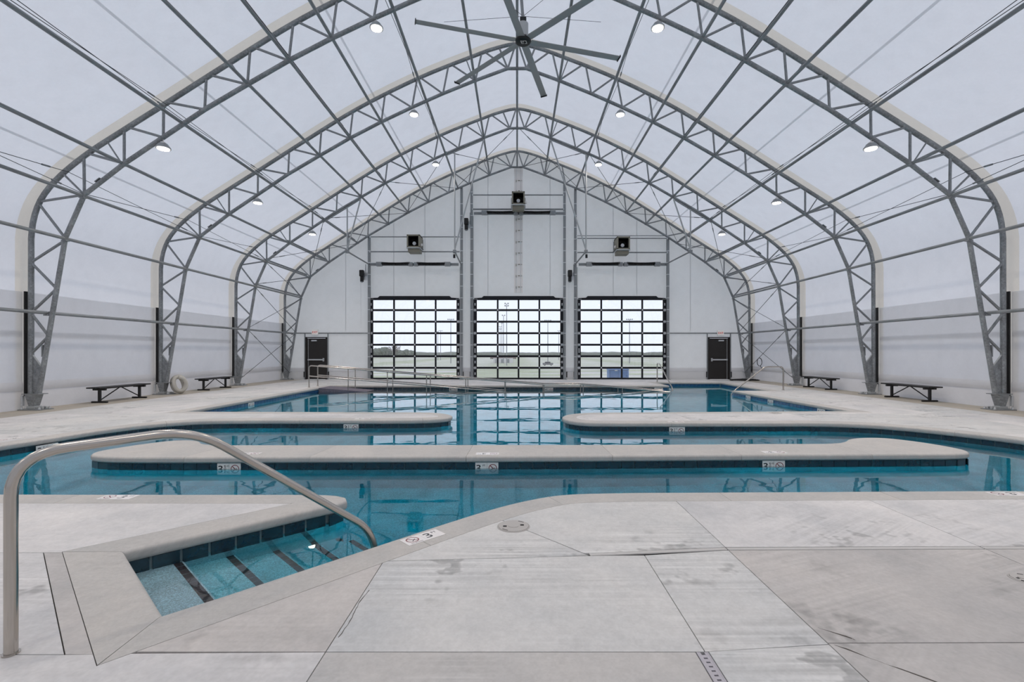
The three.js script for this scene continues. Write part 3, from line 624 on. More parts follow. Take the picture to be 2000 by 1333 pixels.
// columns and rails of the end wall
function column(x, y1, label) {
  const c = thing('wall_column', label, 'column', 'steel columns of the end wall');
  part(c, 'post', rbox(0.13, y1, 0.13, x, y1 / 2, -25.12, 0.012), M.steel);
  part(c, 'base_plate', rbox(0.22, 0.02, 0.22, x, 0.01, -25.1, 0.004), M.steel);
  for (let y = 1.2; y < y1 - 0.3; y += 0.62) part(c, 'strap', rbox(0.142, 0.035, 0.142, x, y, -25.12, 0.004), M.zinc);
}
column(-7.8, 7.55, 'galvanised column of the end wall beside the ramp-side exit door');
column(-2.93, 10.15, 'tall galvanised column between the ramp-side glazed door and the middle bay');
column(-2.4, 10.35, 'tall galvanised column carrying a black door operator on its outer side');
column(2.5, 10.3, 'tall galvanised column of the middle bay without any door operator');
column(3.07, 10.05, 'tall galvanised column between the middle bay and the door with blue box outside');
column(7.95, 7.45, 'galvanised column of the end wall beside the stair-side exit door');
function rail(a, b, y, r, label, d = 25.0) { const o = thing('wall_rail', label, 'rail', 'horizontal rails of the end wall'); part(o, 'tube', bar(V(a, y, d), V(b, y, d), r, 8), M.steel); for (const x of [a, b]) part(o, 'clamp', rbox(0.06, 0.09, 0.06, x, y, -d, 0.006), M.zinc); }
rail(-7.72, -3.0, 7.5, 0.028, 'upper galvanised rail behind the heater over the ramp-side glazed door');
rail(-7.72, -3.0, 6.72, 0.034, 'lower galvanised rail under the heater over the ramp-side glazed door');
rail(-2.33, 2.43, 9.7, 0.034, 'upper galvanised rail behind the highest heater');
rail(-2.33, 2.43, 8.95, 0.045, 'lower galvanised rail under the highest heater');
rail(3.14, 7.88, 7.42, 0.028, 'upper galvanised rail behind the heater over the door with blue box outside');
rail(3.14, 7.88, 7.56, 0.02, 'thin conduit above the heater over the door with blue box outside');
rail(3.14, 7.88, 6.68, 0.034, 'lower galvanised rail under the heater over the door with blue box outside');

// ------------------------------------------------------------------ sectional glass doors
const paneGeo = box(1.0, 1.0, 0.012), hingeEnd = merge([disc(0.042, 0.03, -0.035, 0, 0, 6, 'z'), disc(0.042, 0.03, 0.035, 0, 0, 6, 'z'), box(0.03, 0.15, 0.02, -0.035, 0, 0), box(0.03, 0.15, 0.02, 0.035, 0, 0)]), hingeMid = (() => { const s = new THREE.Shape([[-0.045, -0.03], [0.045, -0.03], [0.015, 0.06], [-0.015, 0.06]].map(([x, y]) => new THREE.Vector2(x, y))); return new THREE.ExtrudeGeometry(s, { depth: 0.02, bevelEnabled: false }); })();
doorsX.forEach(([a, b], n) => {
  const o = thing('door_' + (n + 1), ['black framed glazed sectional door behind the pool ramp', 'black framed glazed sectional door below the tall laced wall strip', 'black framed glazed sectional door with a blue box outside'][n], null, null, 'structure');
  const H = 4.28, sec = H / 7, edge = 0.19, w = b - a, gx = (w - 2 * edge) / 4, z = -(ED - 0.02), T = 0.055;
  for (let k = 0; k < 7; k++) {
    const y0 = k * sec;
    for (const x of [a + edge / 2, b - edge / 2]) part(o, 'end_stile', rbox(edge, sec, T, x, y0 + sec / 2, z, 0.003, 1), M.doorFrame);
    const low = k === 0 ? 0.09 : 0.053, high = k === 6 ? 0.08 : 0.053;
    part(o, 'bottom_rail', box(w - 2 * edge, low, T, (a + b) / 2, y0 + low / 2, z), M.doorFrame);
    part(o, 'top_rail', box(w - 2 * edge, high, T, (a + b) / 2, y0 + sec - high / 2, z), M.doorFrame);
    for (let c = 1; c < 4; c++) part(o, 'mullion', box(0.09, sec - low - high, T, a + edge + gx * c, y0 + (low + sec - high) / 2, z), M.doorFrame);
    for (let c = 0; c < 4; c++) { const p = part(o, 'pane', paneGeo, M.glass); p.position.set(a + edge + gx * (c + 0.5), y0 + (low + sec - high) / 2, z); p.scale.set(gx - 0.075, sec - low - high + 0.01, 1); }
    for (const x of [a + edge / 2, b - edge / 2]) {
      if (k) { const h = part(o, 'end_hinge', hingeEnd, M.zinc); h.position.set(x, y0, z + T / 2 + 0.012); }
      if (k === 0 || k === 1 || k === 6 || k === 2) part(o, 'roller_plate', box(0.05, k === 2 ? 0.24 : 0.13, 0.02, x, y0 + sec * 0.5, z + T / 2 + 0.008), M.zinc);
    }
    if (k) for (let c = 1; c < 4; c++) { const h = part(o, 'centre_hinge', hingeMid, M.zinc); h.position.set(a + edge + gx * c, y0, z + T / 2); }
  }
  const s = new THREE.Shape([[a + 0.05, 0], [b - 0.05, 0], [b - 0.05, 0.05], [b - 0.45, 0.07], [b - 0.55, 0.16], [a + 0.55, 0.16], [a + 0.45, 0.07], [a + 0.05, 0.05]].map(([x, y]) => new THREE.Vector2(x, y)));
  const g = new THREE.ExtrudeGeometry(s, { depth: 0.09, bevelEnabled: false }); g.translate(0, H - 0.03, z - 0.01); part(o, 'header_truss', g, M.doorFrame);
  for (const x of [a + 0.11, b - 0.11]) part(o, 'top_bracket', rbox(0.22, 0.05, 0.06, x, H - 0.02, z + 0.05, 0.008), M.zinc);
  for (const x of [a - 0.005, b + 0.005]) { part(o, 'track', rbox(0.035, n === 1 ? 8.6 : 5.9, 0.07, x, (n === 1 ? 8.6 : 5.9) / 2 + 0.03, z + 0.05, 0.006), M.steelBright); }
  part(o, 'handle', merge([disc(0.035, 0.03, b - edge / 2, 0.92, z + T / 2 + 0.015, 12, 'z'), box(0.16, 0.02, 0.02, b - edge / 2 - 0.03, 0.92, z + T / 2 + 0.035)]), M.zinc);
  // spring beam
  const by = n === 1 ? 8.74 : 6.06, tb = thing('spring_beam', ['steel beam with two black torsion springs above the ramp-side glazed door', 'steel beam with two black torsion springs under the highest heater', 'steel beam with two black torsion springs above the door with blue box outside'][n], 'spring beam', 'torsion spring beams over the doors');
  part(tb, 'beam', rbox(b - a - 0.1, 0.13, 0.06, (a + b) / 2, by - 0.02, -24.98, 0.01), M.steel);
  const mid = (a + b) / 2;
  for (const sgn of [-1, 1]) {
    const x0 = mid + sgn * 0.2, x1 = mid + sgn * 1.68, coil = []; for (let k = 0; k <= 180; k++) { const t = k / 180, ang = t * Math.PI * 2 * 26; coil.push(new THREE.Vector3(x0 + (x1 - x0) * t, by + 0.02 - 0.03 * Math.sin(Math.PI * t) + Math.cos(ang) * 0.06, -24.83 + Math.sin(ang) * 0.06)); }
    part(tb, 'spring', merge([sweep(coil, 0.02, 5), bar(V(x0, by + 0.02, 24.83), V(x1, by, 24.83), 0.05, 10)]), M.blackMatte);
    part(tb, 'bracket', rbox(0.22, 0.2, 0.16, mid + sgn * 0.14, by - 0.03, -24.86, 0.012), M.steel);
    part(tb, 'bracket', rbox(0.3, 0.22, 0.16, mid + sgn * 1.78, by - 0.02, -24.86, 0.012), M.steel);
    part(tb, 'shaft', bar(V(mid + sgn * 1.7, by + 0.05, 24.88), V(mid + sgn * 2.4, by + 0.05, 24.88), 0.016, 8), M.zinc);
  }
});
// heaters
function heater(x, y, label) {
  const h = thing('unit_heater', label, 'heater', 'heaters high on the end wall'), d0 = 24.15, d1 = 24.95, w = 0.66, t = 0.66, m = (d0 + d1) / 2;
  const shell = [rbox(w, 0.07, d1 - d0, 0, t / 2 - 0.035, 0), rbox(w, 0.07, d1 - d0, 0, -t / 2 + 0.035, 0), rbox(0.07, t, d1 - d0, -w / 2 + 0.035, 0, 0), rbox(0.07, t, d1 - d0, w / 2 - 0.035, 0, 0), box(w - 0.05, t - 0.05, 0.04, 0, 0, -(d1 - d0) / 2 + 0.05)];
  const c = merge(shell); c.translate(x, y, -m); part(h, 'cabinet', c, M.heater);
  part(h, 'back_liner', box(w - 0.14, t - 0.14, 0.02, x, y, -(d1 - 0.1)), M.heaterDark);
  for (const [lw, lh, lx, ly] of [[0.012, t - 0.14, -w / 2 + 0.076, 0], [0.012, t - 0.14, w / 2 - 0.076, 0], [w - 0.14, 0.012, 0, t / 2 - 0.076], [w - 0.14, 0.012, 0, -t / 2 + 0.076]]) part(h, 'side_liner', box(lw, lh, d1 - d0 - 0.12, x + lx, y + ly, -m + 0.03), M.heaterDark);
  part(h, 'fan_motor', disc(0.09, 0.12, x, y - 0.07, -(d0 + 0.3), 20, 'z'), M.zinc);
  for (let k = 0; k < 4; k++) { const b = box(0.2, 0.07, 0.012, 0.14, 0, 0); b.rotateX(0.5); b.rotateZ(k * Math.PI / 2 + 0.4); b.translate(x, y - 0.03, -(d0 + 0.42)); part(h, 'fan_blade', b, M.heaterDark); }
  part(h, 'drip_tray', rbox(w + 0.06, 0.03, d1 - d0 + 0.04, x, y - t / 2 - 0.015, -m, 0.005), M.zinc);
  part(h, 'burner_box', rbox(w - 0.06, 0.17, 0.6, x, y - t / 2 - 0.12, -(m + 0.02), 0.01), M.heater);
  for (const s of [-1, 1]) part(h, 'hanger_arm', merge([box(0.03, t * 0.8, 0.04, x + s * (w / 2 + 0.03), y - 0.05, -(d1 - 0.1)), box(0.03, 0.04, 0.4, x + s * (w / 2 + 0.03), y - t * 0.42, -(d1 - 0.18))]), M.steel);
  part(h, 'junction_box', rbox(0.08, 0.12, 0.12, x + (x > 2 ? -1 : 1) * (w / 2 + 0.045), y - 0.14, -(m - 0.1), 0.008), M.white);
}
heater(-5.27, 7.09, 'square tan unit heater over the glazed door behind the ramp');
heater(0.06, 9.28, 'square tan unit heater mounted highest, under the roof peak');
heater(5.4, 6.99, 'square tan unit heater over the glazed door with the blue box outside');
// door operators
function operator(x, y, s, label) {
  const o = thing('door_operator', label, 'motor', 'black door operators beside the doors'), z = -25.0;
  part(o, 'housing', rbox(0.22, 0.34, 0.26, x, y + 0.08, z, 0.04, 3), M.black);
  part(o, 'gear_motor', disc(0.09, 0.3, x, y - 0.2, z, 16), M.black);
  part(o, 'end_cap', disc(0.07, 0.04, x, y - 0.37, z, 16), M.steel);
  part(o, 'mount_plate', rbox(0.3, 0.4, 0.02, x + s * 0.16, y - 0.06, z - 0.1, 0.004), M.zinc);
  part(o, 'drive_post', bar(W3(x + s * 0.2, y + 0.55, z), W3(x + s * 0.2, y - 0.05, z), 0.02, 8), M.steel);
  part(o, 'hand_chain', bar(W3(x - s * 0.06, y - 0.3, z), W3(x - s * 0.05, y - 2.6, z), 0.006, 5), M.zinc);
}
operator(-8.15, 5.5, 1, 'black motor operator next to the ramp-side glazed door');
operator(-2.67, 8.22, 1, 'black motor operator mounted highest, beside the middle bay');
operator(2.77, 5.5, 1, 'black motor operator between the middle bay and the door with blue box outside');
// small spotlights under the braces
for (const [x, l] of [[-2.72, 'small black camera hanging under the brace left of the middle bay'], [3.0, 'small black camera hanging under the brace right of the middle bay']]) { const c = thing('wall_camera', l, 'camera', 'small cameras under the braces'); part(c, 'body', disc(0.05, 0.16, x + 0.0, 5.6, -20.6, 12), M.black); part(c, 'mount', rbox(0.1, 0.04, 0.1, x, 5.69, -20.6, 0.008), M.white); }

// ------------------------------------------------------------------ exit doors and signs
exits.forEach(([a, b], n) => {
  const o = thing('door_' + (n + 4), ['dark brown exit door at the head of the pool ramp', 'dark brown exit door behind the pool stairs'][n], null, null, 'structure'), m = (a + b) / 2, z = -(ED - 0.01), s = n ? -1 : 1;
  for (const x of [a + 0.03, b - 0.03]) part(o, 'jamb', rbox(0.06, 2.24, 0.13, x, 1.12, z, 0.006), M.exitDoor);
  part(o, 'head', rbox(b - a, 0.06, 0.13, m, 2.21, z, 0.006), M.exitDoor);
  part(o, 'leaf', rbox(b - a - 0.13, 2.16, 0.045, m, 1.09, z, 0.004), M.exitDoor);
  part(o, 'push_bar', merge([rbox(b - a - 0.26, 0.07, 0.06, m, 1.04, z + 0.08, 0.015), rbox(0.07, 0.17, 0.08, m + s * 0.4, 1.04, z + 0.07, 0.012), rbox(0.06, 0.08, 0.08, m - s * 0.4, 1.04, z + 0.07, 0.012)]), M.zinc, 'bright push bar');
  part(o, 'closer', rbox(0.28, 0.07, 0.07, m - s * 0.1, 2.05, z + 0.06, 0.01), M.zinc);
  part(o, 'astragal', box(0.02, 2.1, 0.03, m - s * 0.42, 1.08, z + 0.03), M.steelBright);
  for (const x of [a - 0.05, b + 0.05]) part(o, 'side_post', rbox(0.05, 2.44, 0.05, x, 1.22, -(ED - 0.02), 0.006), M.steel);
});
const textTexture = (w, h, draw) => { const c = document.createElement('canvas'); c.width = w; c.height = h; const g = c.getContext('2d'); draw(g, w, h); const t = new THREE.CanvasTexture(c); t.colorSpace = THREE.SRGBColorSpace; return t; };
const exitT = textTexture(256, 192, (g, w, h) => { g.fillStyle = '#e9e6e2'; g.fillRect(0, 0, w, h); g.fillStyle = '#c8271f'; g.font = 'bold 112px sans-serif'; g.textAlign = 'center'; g.textBaseline = 'middle'; g.fillText('EXIT', w / 2, h / 2 + 4, 228); });
const exitFace = new THREE.MeshStandardMaterial({ map: exitT, roughness: 0.5, emissive: '#ffffff', emissiveMap: exitT, emissiveIntensity: 0.12 });
[[-10.68, 2.5, 'white exit sign with red letters above the door by the ramp'], [10.75, 2.46, 'white exit sign with red letters above the door by the pool stairs']].forEach(([x, y, l]) => {
  const o = thing('exit_sign', l, 'exit sign', 'exit signs over the doors');
  part(o, 'housing', rbox(0.34, 0.27, 0.05, x, y, -(ED - 0.08), 0.01), M.white);
  part(o, 'face', new THREE.PlaneGeometry(0.32, 0.25).translate(x, y, -(ED - 0.108)), exitFace, 'red EXIT lettering');
});

// ------------------------------------------------------------------ high-bay lamps
const glow = new THREE.MeshStandardMaterial({ color: '#ffffff', emissive: '#fff6ea', emissiveIntensity: 9, roughness: 0.4 });
M.lampBody = new THREE.MeshStandardMaterial({ color: '#9fa3a6', roughness: 0.5, metalness: 0.4 });
const lampSpots = [];
FRAMES.forEach((d, k) => { if (k) for (const x of [8.88, 3.53]) for (const s of [-1, 1]) lampSpots.push([s * x, innerAt(x) - 0.27, d, k, x]); });
for (const [x, y, d, k, ax] of lampSpots) {
  const where = ['', 'second', 'third', 'fourth', 'fifth', 'sixth', 'seventh'][k];
  const l = thing('high_bay_lamp', `round high-bay lamp on the ${where} arch from the end wall, ${ax > 5 ? 'low' : 'high'}, ${SIDE(x)}`, 'lamp', 'high-bay lamps hanging under the arches');
  part(l, 'housing', disc(0.1, 0.09, x, y + 0.06, -d, 24, 'y', 0.16), M.lampBody);
  part(l, 'rim', disc(0.165, 0.03, x, y, -d, 28), M.lampBody);
  part(l, 'lamp_lens', disc(0.13, 0.02, x, y - 0.022, -d, 28), glow);
  part(l, 'hook', merge([bar(V(x, y + 0.1, d), V(x, y + 0.25, d), 0.012, 6), rbox(0.09, 0.04, 0.09, x, y + 0.13, -d, 0.008)]), M.white);
  const sp = new THREE.SpotLight('#fff3e6', LAMP_CANDELA, 0, 1.25, 0.6, 2);
  sp.name = 'lamp_light'; sp.position.set(x, y - 0.06, -d); sp.target.position.set(x, y - 5, -d); sp.castShadow = true; sp.shadow.radius = 7; sp.shadow.mapSize.set(512, 512);
  l.add(sp); l.add(sp.target);
}

// ------------------------------------------------------------------ ceiling fan
{
  const f = thing('ceiling_fan', 'huge six-blade ceiling fan with black hub under the roof ridge', 'fan');
  f.position.set(0.15, 9.26, -11.95);
  M.blade = new THREE.MeshStandardMaterial({ color: '#a3a3a4', metalness: 0.35, roughness: 0.45 });
  part(f, 'hub', new THREE.LatheGeometry([[0, -0.06], [0.15, -0.055], [0.19, -0.03], [0.2, 0.01], [0.19, 0.05], [0.0, 0.06]].map(([x, y]) => new THREE.Vector2(x, y)), 40), M.black);
  const strokes = [];
  const st = (x0, y0, x1, y1, w) => { const g = bar(W3(x0, -0.062, y0), W3(x1, -0.062, y1), w / 2, 4); strokes.push(g); };
  // two joined slanted letters on the hub, read from below
  st(-0.06, 0.1, -0.035, -0.0, 0.016); st(-0.035, 0.0, 0.025, 0.0, 0.014); st(-0.05, 0.055, 0.0, 0.055, 0.014); st(-0.06, 0.1, -0.01, 0.1, 0.01);
  st(0.0, 0.1, 0.012, 0.045, 0.012); st(0.0, 0.1, 0.07, 0.1, 0.012); st(0.07, 0.1, 0.095, 0.0, 0.016); st(0.045, 0.0, 0.095, 0.0, 0.014);
  part(f, 'hub_emblem', merge(strokes), M.white, 'white slanted letters on the black hub');
  part(f, 'motor', disc(0.13, 0.34, 0, 0.26, 0, 20), M.steelBright);
  part(f, 'gearbox', rbox(0.16, 0.14, 0.16, 0, 0.5, 0, 0.02), M.black);
  part(f, 'down_rod', bar(W3(0, 0.5, 0), W3(-0.1, 1.84, 0), 0.04, 10), M.steel);
  part(f, 'mount', rbox(0.3, 0.05, 0.2, -0.12, 1.84, 0, 0.01), M.steel);
  const sec = new THREE.Shape(); sec.moveTo(-0.09, 0.0); sec.quadraticCurveTo(-0.03, 0.035, 0.09, 0.004); sec.lineTo(0.09, -0.002); sec.quadraticCurveTo(-0.03, 0.006, -0.09, -0.012); sec.closePath();
  for (let k = 0; k < 6; k++) {
    const ang = (15.5 + 60 * k) * Math.PI / 180;
    const g = new THREE.ExtrudeGeometry(sec, { depth: 2.44, bevelEnabled: false }); g.translate(0, 0, 0.2); g.rotateZ(-0.14);
    g.rotateY(Math.PI / 2 + ang);
    const b = part(f, 'blade', g, M.blade);
    const cap = rbox(0.2, 0.06, 0.02, 0, 0.0, 2.65, 0.006); cap.rotateZ(-0.14); cap.rotateY(Math.PI / 2 + ang); part(b, 'tip_cap', cap, M.black);
  }
  for (const [x, z] of [[-2.2, -1.4], [2.2, -1.4], [2.2, 1.4], [-2.2, 1.4]]) part(f, 'guy_wire', bar(W3(0, 0.62, 0), W3(x, 1.45, z), 0.005, 5), M.cable);
}

// ------------------------------------------------------------------ handrails
{
  const h = thing('stair_rail', 'polished steel grab rail arching over the submerged steps', 'handrail', 'pool handrails');
  const p = (s, y) => V(-2.43 + 0.69 * s, y, 2.286 + 0.724 * s);
  part(h, 'rail', bentTube([p(0, 0.0), p(0, 0.955), p(0.745, 0.99), p(1.93, 0.06), p(1.93, -0.62)], 0.026, 0.2, 20), M.stainless);
  part(h, 'floor_collar', disc(0.034, 0.006, -2.43, 0.004, -2.286, 28), M.stainless);
}
{
  const h = thing('stair_rail', 'stainless grab rail running from the deck into the stair recess', 'handrail', 'pool handrails');
  part(h, 'rail', bentTube([V(10.13, 0, 18.12), V(10.13, 0.89, 18.12), V(9.45, 0.89, 18.15), V(8.28, -0.02, 18.15), V(7.9, -0.6, 18.15)], 0.026, 0.14, 12), M.stainless);
  part(h, 'floor_collar', disc(0.05, 0.012, 10.13, 0.006, -18.12, 20), M.stainless);
}
{
  const h = thing('stair_rail', 'narrow stainless grab rail at the corner by the far end of the ramp', 'handrail', 'pool handrails');
  part(h, 'rail', bentTube([V(6.78, 0, 23.05), V(6.78, 0.9, 23.05), V(6.75, 0.9, 22.6), V(6.68, -0.1, 20.5), V(6.68, -0.7, 20.4)], 0.026, 0.12, 12), M.stainless);
  part(h, 'floor_collar', disc(0.05, 0.012, 6.78, 0.006, -23.05, 20), M.stainless);
}
for (const [d, label] of [[19.45, 'double stainless ramp handrail on the side toward the island'], [20.3, 'double stainless ramp handrail on the side toward the end wall']]) {
  const h = thing('ramp_handrail', label, 'handrail', 'handrails of the pool ramp');
  const top = (x) => x < 1.1 ? 0.115 + (1.1 - x) * 0.0815 : x < 2.6 ? 0.115 : 0.115 - (x - 2.6) * 0.083, r = 0.024;
  part(h, 'top_rail', bentTube([V(-8.5, 0, d), V(-8.5, top(-8.5) + 0.0, d), V(1.1, top(1.1), d), V(2.6, top(2.6), d), V(6.3, top(6.3), d)], r, 0.13, 10), M.stainless);
  part(h, 'middle_rail', bentTube([V(-8.5, top(-8.5) - 0.43, d), V(1.1, top(1.1) - 0.43, d), V(2.6, top(2.6) - 0.43, d), V(6.2, top(6.2) - 0.43, d)], r, 0.1, 10), M.stainless);
  for (let k = 1; k < 9; k++) { const x = -8.5 + 1.6 * k; part(h, 'post', bar(V(x, top(x) - 0.02, d), V(x, Math.max(FLOOR_Y, top(x) - 0.89), d), 0.02, 8), M.stainless); }
  part(h, 'floor_collar', disc(0.05, 0.012, -8.5, 0.006, -d, 20), M.stainless);
}

// ------------------------------------------------------------------ benches
function bench(x, d0, d1, label) {
  const b = thing('bench', label, 'bench', 'black benches along the side walls');
  b.position.set(x, 0, -(d0 + d1) / 2);
  const h = (d1 - d0) / 2, L = h * 2 + 0.44;
  for (const px of [-0.135, 0, 0.135]) part(b, 'seat_plank', rbox(0.125, 0.04, L, px, 0.435, 0, 0.012), M.black);
  for (const s of [-1, 1]) {
    part(b, 'seat_bracket', rbox(0.36, 0.06, 0.07, 0, 0.385, s * h, 0.01), M.black);
    part(b, 'leg', rbox(0.065, 0.33, 0.065, 0, 0.2, s * h, 0.01), M.black);
    part(b, 'foot', rbox(0.46, 0.05, 0.065, 0, 0.025, s * h, 0.02), M.black);
    part(b, 'brace', bar(W3(0, 0.08, s * (h - 0.03)), W3(0, 0.4, s * 0.03), 0.016, 8), M.black);
  }
  part(b, 'seat_spine', rbox(0.05, 0.03, L - 0.1, 0, 0.402, 0, 0.008), M.black);
}
bench(-11.88, 13.55, 14.98, 'black steel bench between the fan arch and the arch with the coiled hose');
bench(-11.82, 17.95, 19.3, 'black steel bench just past the coiled pale hose, toward the ramp');
bench(12.0, 13.85, 15.25, 'black steel bench opposite the coiled hose, nearer the fan arch');
bench(12.0, 18.2, 19.6, 'black steel bench beside the stair recess handrail');

// ------------------------------------------------------------------ hoses and coils
{
  M.hose = new THREE.MeshStandardMaterial({ color: '#b9b6ae', roughness: 0.6 });
  const pts = []; for (let k = 0; k <= 120; k++) { const t = k / 120, a = t * Math.PI * 2 * 3.2; pts.push(new THREE.Vector3(Math.cos(a) * (0.17 + 0.05 * Math.sin(a * 0.7)), 0.35 + Math.sin(a) * (0.28 - 0.05 * t), -0.16 + 0.32 * t + 0.06 * Math.sin(a * 1.3))); }
  const h = solid('coiled_hose', sweep(pts, 0.06, 10), M.hose, 'thick pale hose coiled against the foot of an arch', 'hose');
  h.rotation.set(-0.08, 0.5, 0.28); h.position.set(-11.62, 0.0, -16.5);
  const p2 = []; for (let k = 0; k <= 160; k++) { const t = k / 160, a = t * Math.PI * 2 * 5; p2.push(new THREE.Vector3(Math.cos(a) * (0.75 - 0.3 * t), 0.03 + 0.012 * (k % 7) / 7 + 0.03 * t, Math.sin(a) * (0.3 - 0.1 * t))); }
  const c = solid('cable_coil', sweep(p2, 0.022, 6), M.blackMatte, 'black cable lying coiled on the deck by the end arch foot', 'cable'); c.position.set(11.5, 0, -24.1);
  const p3 = []; for (let k = 0; k <= 60; k++) { const t = k / 60, a = t * Math.PI * 2 * 2; p3.push(new THREE.Vector3(Math.cos(a) * 0.12, 0.95 + Math.sin(a) * 0.2 - (t > 0.9 ? (t - 0.9) * 4 : 0), 0.03 * t)); }
  const e = solid('hanging_cable', sweep(p3, 0.014, 6), M.blackMatte, 'black cable looped on the side wall behind the end arch foot', 'cable'); e.position.set(12.16, 0, -23.9);
}

// ------------------------------------------------------------------ depth markers
const noDive = (g, cx, cy, r) => {
  g.lineWidth = r * 0.16; g.strokeStyle = '#2b2326'; g.beginPath(); g.moveTo(cx - r * 0.45, cy - r * 0.35); g.lineTo(cx + r * 0.15, cy + r * 0.2); g.moveTo(cx - r * 0.1, cy + r * 0.42); g.lineTo(cx + r * 0.15, cy + r * 0.2); g.lineTo(cx + r * 0.5, cy - r * 0.1); g.stroke();
  g.fillStyle = '#2b2326'; g.beginPath(); g.arc(cx - r * 0.2, cy + r * 0.5, r * 0.12, 0, 7); g.fill();
  g.lineWidth = r * 0.2; g.strokeStyle = '#7c2a33'; g.beginPath(); g.arc(cx, cy, r, 0, 7); g.stroke(); g.beginPath(); g.moveTo(cx - r * 0.7, cy - r * 0.7); g.lineTo(cx + r * 0.7, cy + r * 0.7); g.stroke();
};
const ground = '#e9e6e2';
const wallMark = (half, deep) => textTexture(512, 256, (g, w, h) => {
  g.fillStyle = ground; g.fillRect(0, 0, w, h); g.fillStyle = '#151517'; g.textBaseline = 'alphabetic'; g.textAlign = 'left';
  g.font = 'bold 210px sans-serif'; g.fillText(deep, 14, 205, 120);
  if (half) { g.font = 'bold 96px sans-serif'; g.fillText('1', 142, 112); g.fillText('2', 142, 212); g.fillRect(138, 122, 64, 8); }
  g.font = 'bold 60px sans-serif'; g.fillText('FT', half ? 206 : 160, 90, 58); if (half) { g.font = 'bold 44px sans-serif'; g.fillText('IN', 210, 200); }
  g.fillStyle = '#8c8a88'; g.fillRect(258, 0, 5, h); noDive(g, 388, 128, 84);
});
const deckMark = textTexture(512, 224, (g, w, h) => {
  g.fillStyle = '#ebe6e3'; g.fillRect(0, 0, w, h); noDive(g, 118, 96, 72); g.fillStyle = '#5a4a4c'; g.font = 'bold 30px sans-serif'; g.textAlign = 'left'; g.fillText('NO DIVING', 42, 208, 190);
  g.fillStyle = '#c9c4c1'; g.fillRect(250, 12, 4, h - 24); g.fillStyle = '#2a292b'; g.font = 'bold 190px sans-serif'; g.fillText('3', 274, 176); g.font = 'bold 66px sans-serif'; g.fillText('FT', 396, 86);
});
const mk = { half: wallMark(true, '3'), three: wallMark(false, '3'), four: wallMark(true, '4'), deck: deckMark };
const markMat = {}; for (const k in mk) markMat[k] = new THREE.MeshPhysicalMaterial({ map: mk[k], roughness: 0.35, clearcoat: 0.3 });
function wallMarker(parent, x, d, yaw, kind, w = 0.32, h = 0.15) {
  const o = part(parent, 'depth_marker', new THREE.BoxGeometry(w, h, 0.014), [M.white, M.white, M.white, M.white, markMat[kind], M.white], kind === 'three' ? 'white tile reading 3 FT with a no-diving symbol' : 'white tile with a depth figure and a no-diving symbol');
  o.position.set(x, -COPE - h / 2 - 0.001, -d); o.rotation.y = yaw; const n = new THREE.Vector3(0, 0, 0.006).applyAxisAngle(UPV, yaw); o.position.add(n);
}
function deckMarker(parent, x, d, yaw, lift = 0, w = 0.33, h = 0.145) {
  const o = part(parent, 'depth_marker', new THREE.BoxGeometry(w, 0.004, h), [M.white, M.white, markMat.deck, M.white, M.white, M.white], 'white plate on the deck reading 3 FT, no diving');
  o.position.set(x, 0.001 + lift, -d); o.rotation.y = yaw;
}
const frontOf = (poly, x, lo, hi) => { let best = null; for (let i = 0; i < poly.length; i++) { const a = poly[i], b = poly[(i + 1) % poly.length]; if ((a[0] - x) * (b[0] - x) <= 0 && a[0] !== b[0]) { const d = a[1] + (b[1] - a[1]) * (x - a[0]) / (b[0] - a[0]); if (d >= lo && d <= hi && (best === null || d < best)) best = d; } } return best; };
for (const [px, kind] of [[453, 'half'], [951, 'three'], [1518, 'half']]) { const x = (px - 1010) * 6.65 / FOCAL; wallMarker(isle, x, frontOf(islandWall, x, 6, 7.2), 0.015, kind); }
for (const px of [686, 1322]) { const x = (px - 1010) * (px < 1000 ? 10.17 : 9.77) / FOCAL; wallMarker(pool, x, frontOf(wallLine, x, 9, 10.5), 0, 'half'); }
wallMarker(pool, -7.83, 7.93, Math.PI / 2 - 0.15, 'half');
for (const d of [14.1]) wallMarker(pool, -8.105, d + 0.4, Math.PI / 2, 'four');
for (const [d] of [[12.85], [15.3], [16.7]]) wallMarker(pool, 8.22 - (d - 11.72) * 0.026 + 0.02, d, -Math.PI / 2, 'four');
for (const x of [-2.75, 1.37, 6.1]) wallMarker(pool, x, 20.53, 0, 'four', 0.36);
deckMarker(pool, -0.735, 3.72, 0.77, 0.001); deckMarker(pool, -3.98, 4.75, 0);  deckMarker(pool, 5.0, 4.86, 0);
for (const [px, py] of [[952, 887], [1512, 884], [486, 886.5]]) { const [x, d] = P2(px, py); deckMarker(isle, x, d, Math.PI); }
deckMarker(pool, -3.35, 10.32, Math.PI); deckMarker(pool, 3.3, 9.9, Math.PI);
{ const [x, d] = P2(20, 858); deckMarker(pool, x, d, 1.4); }

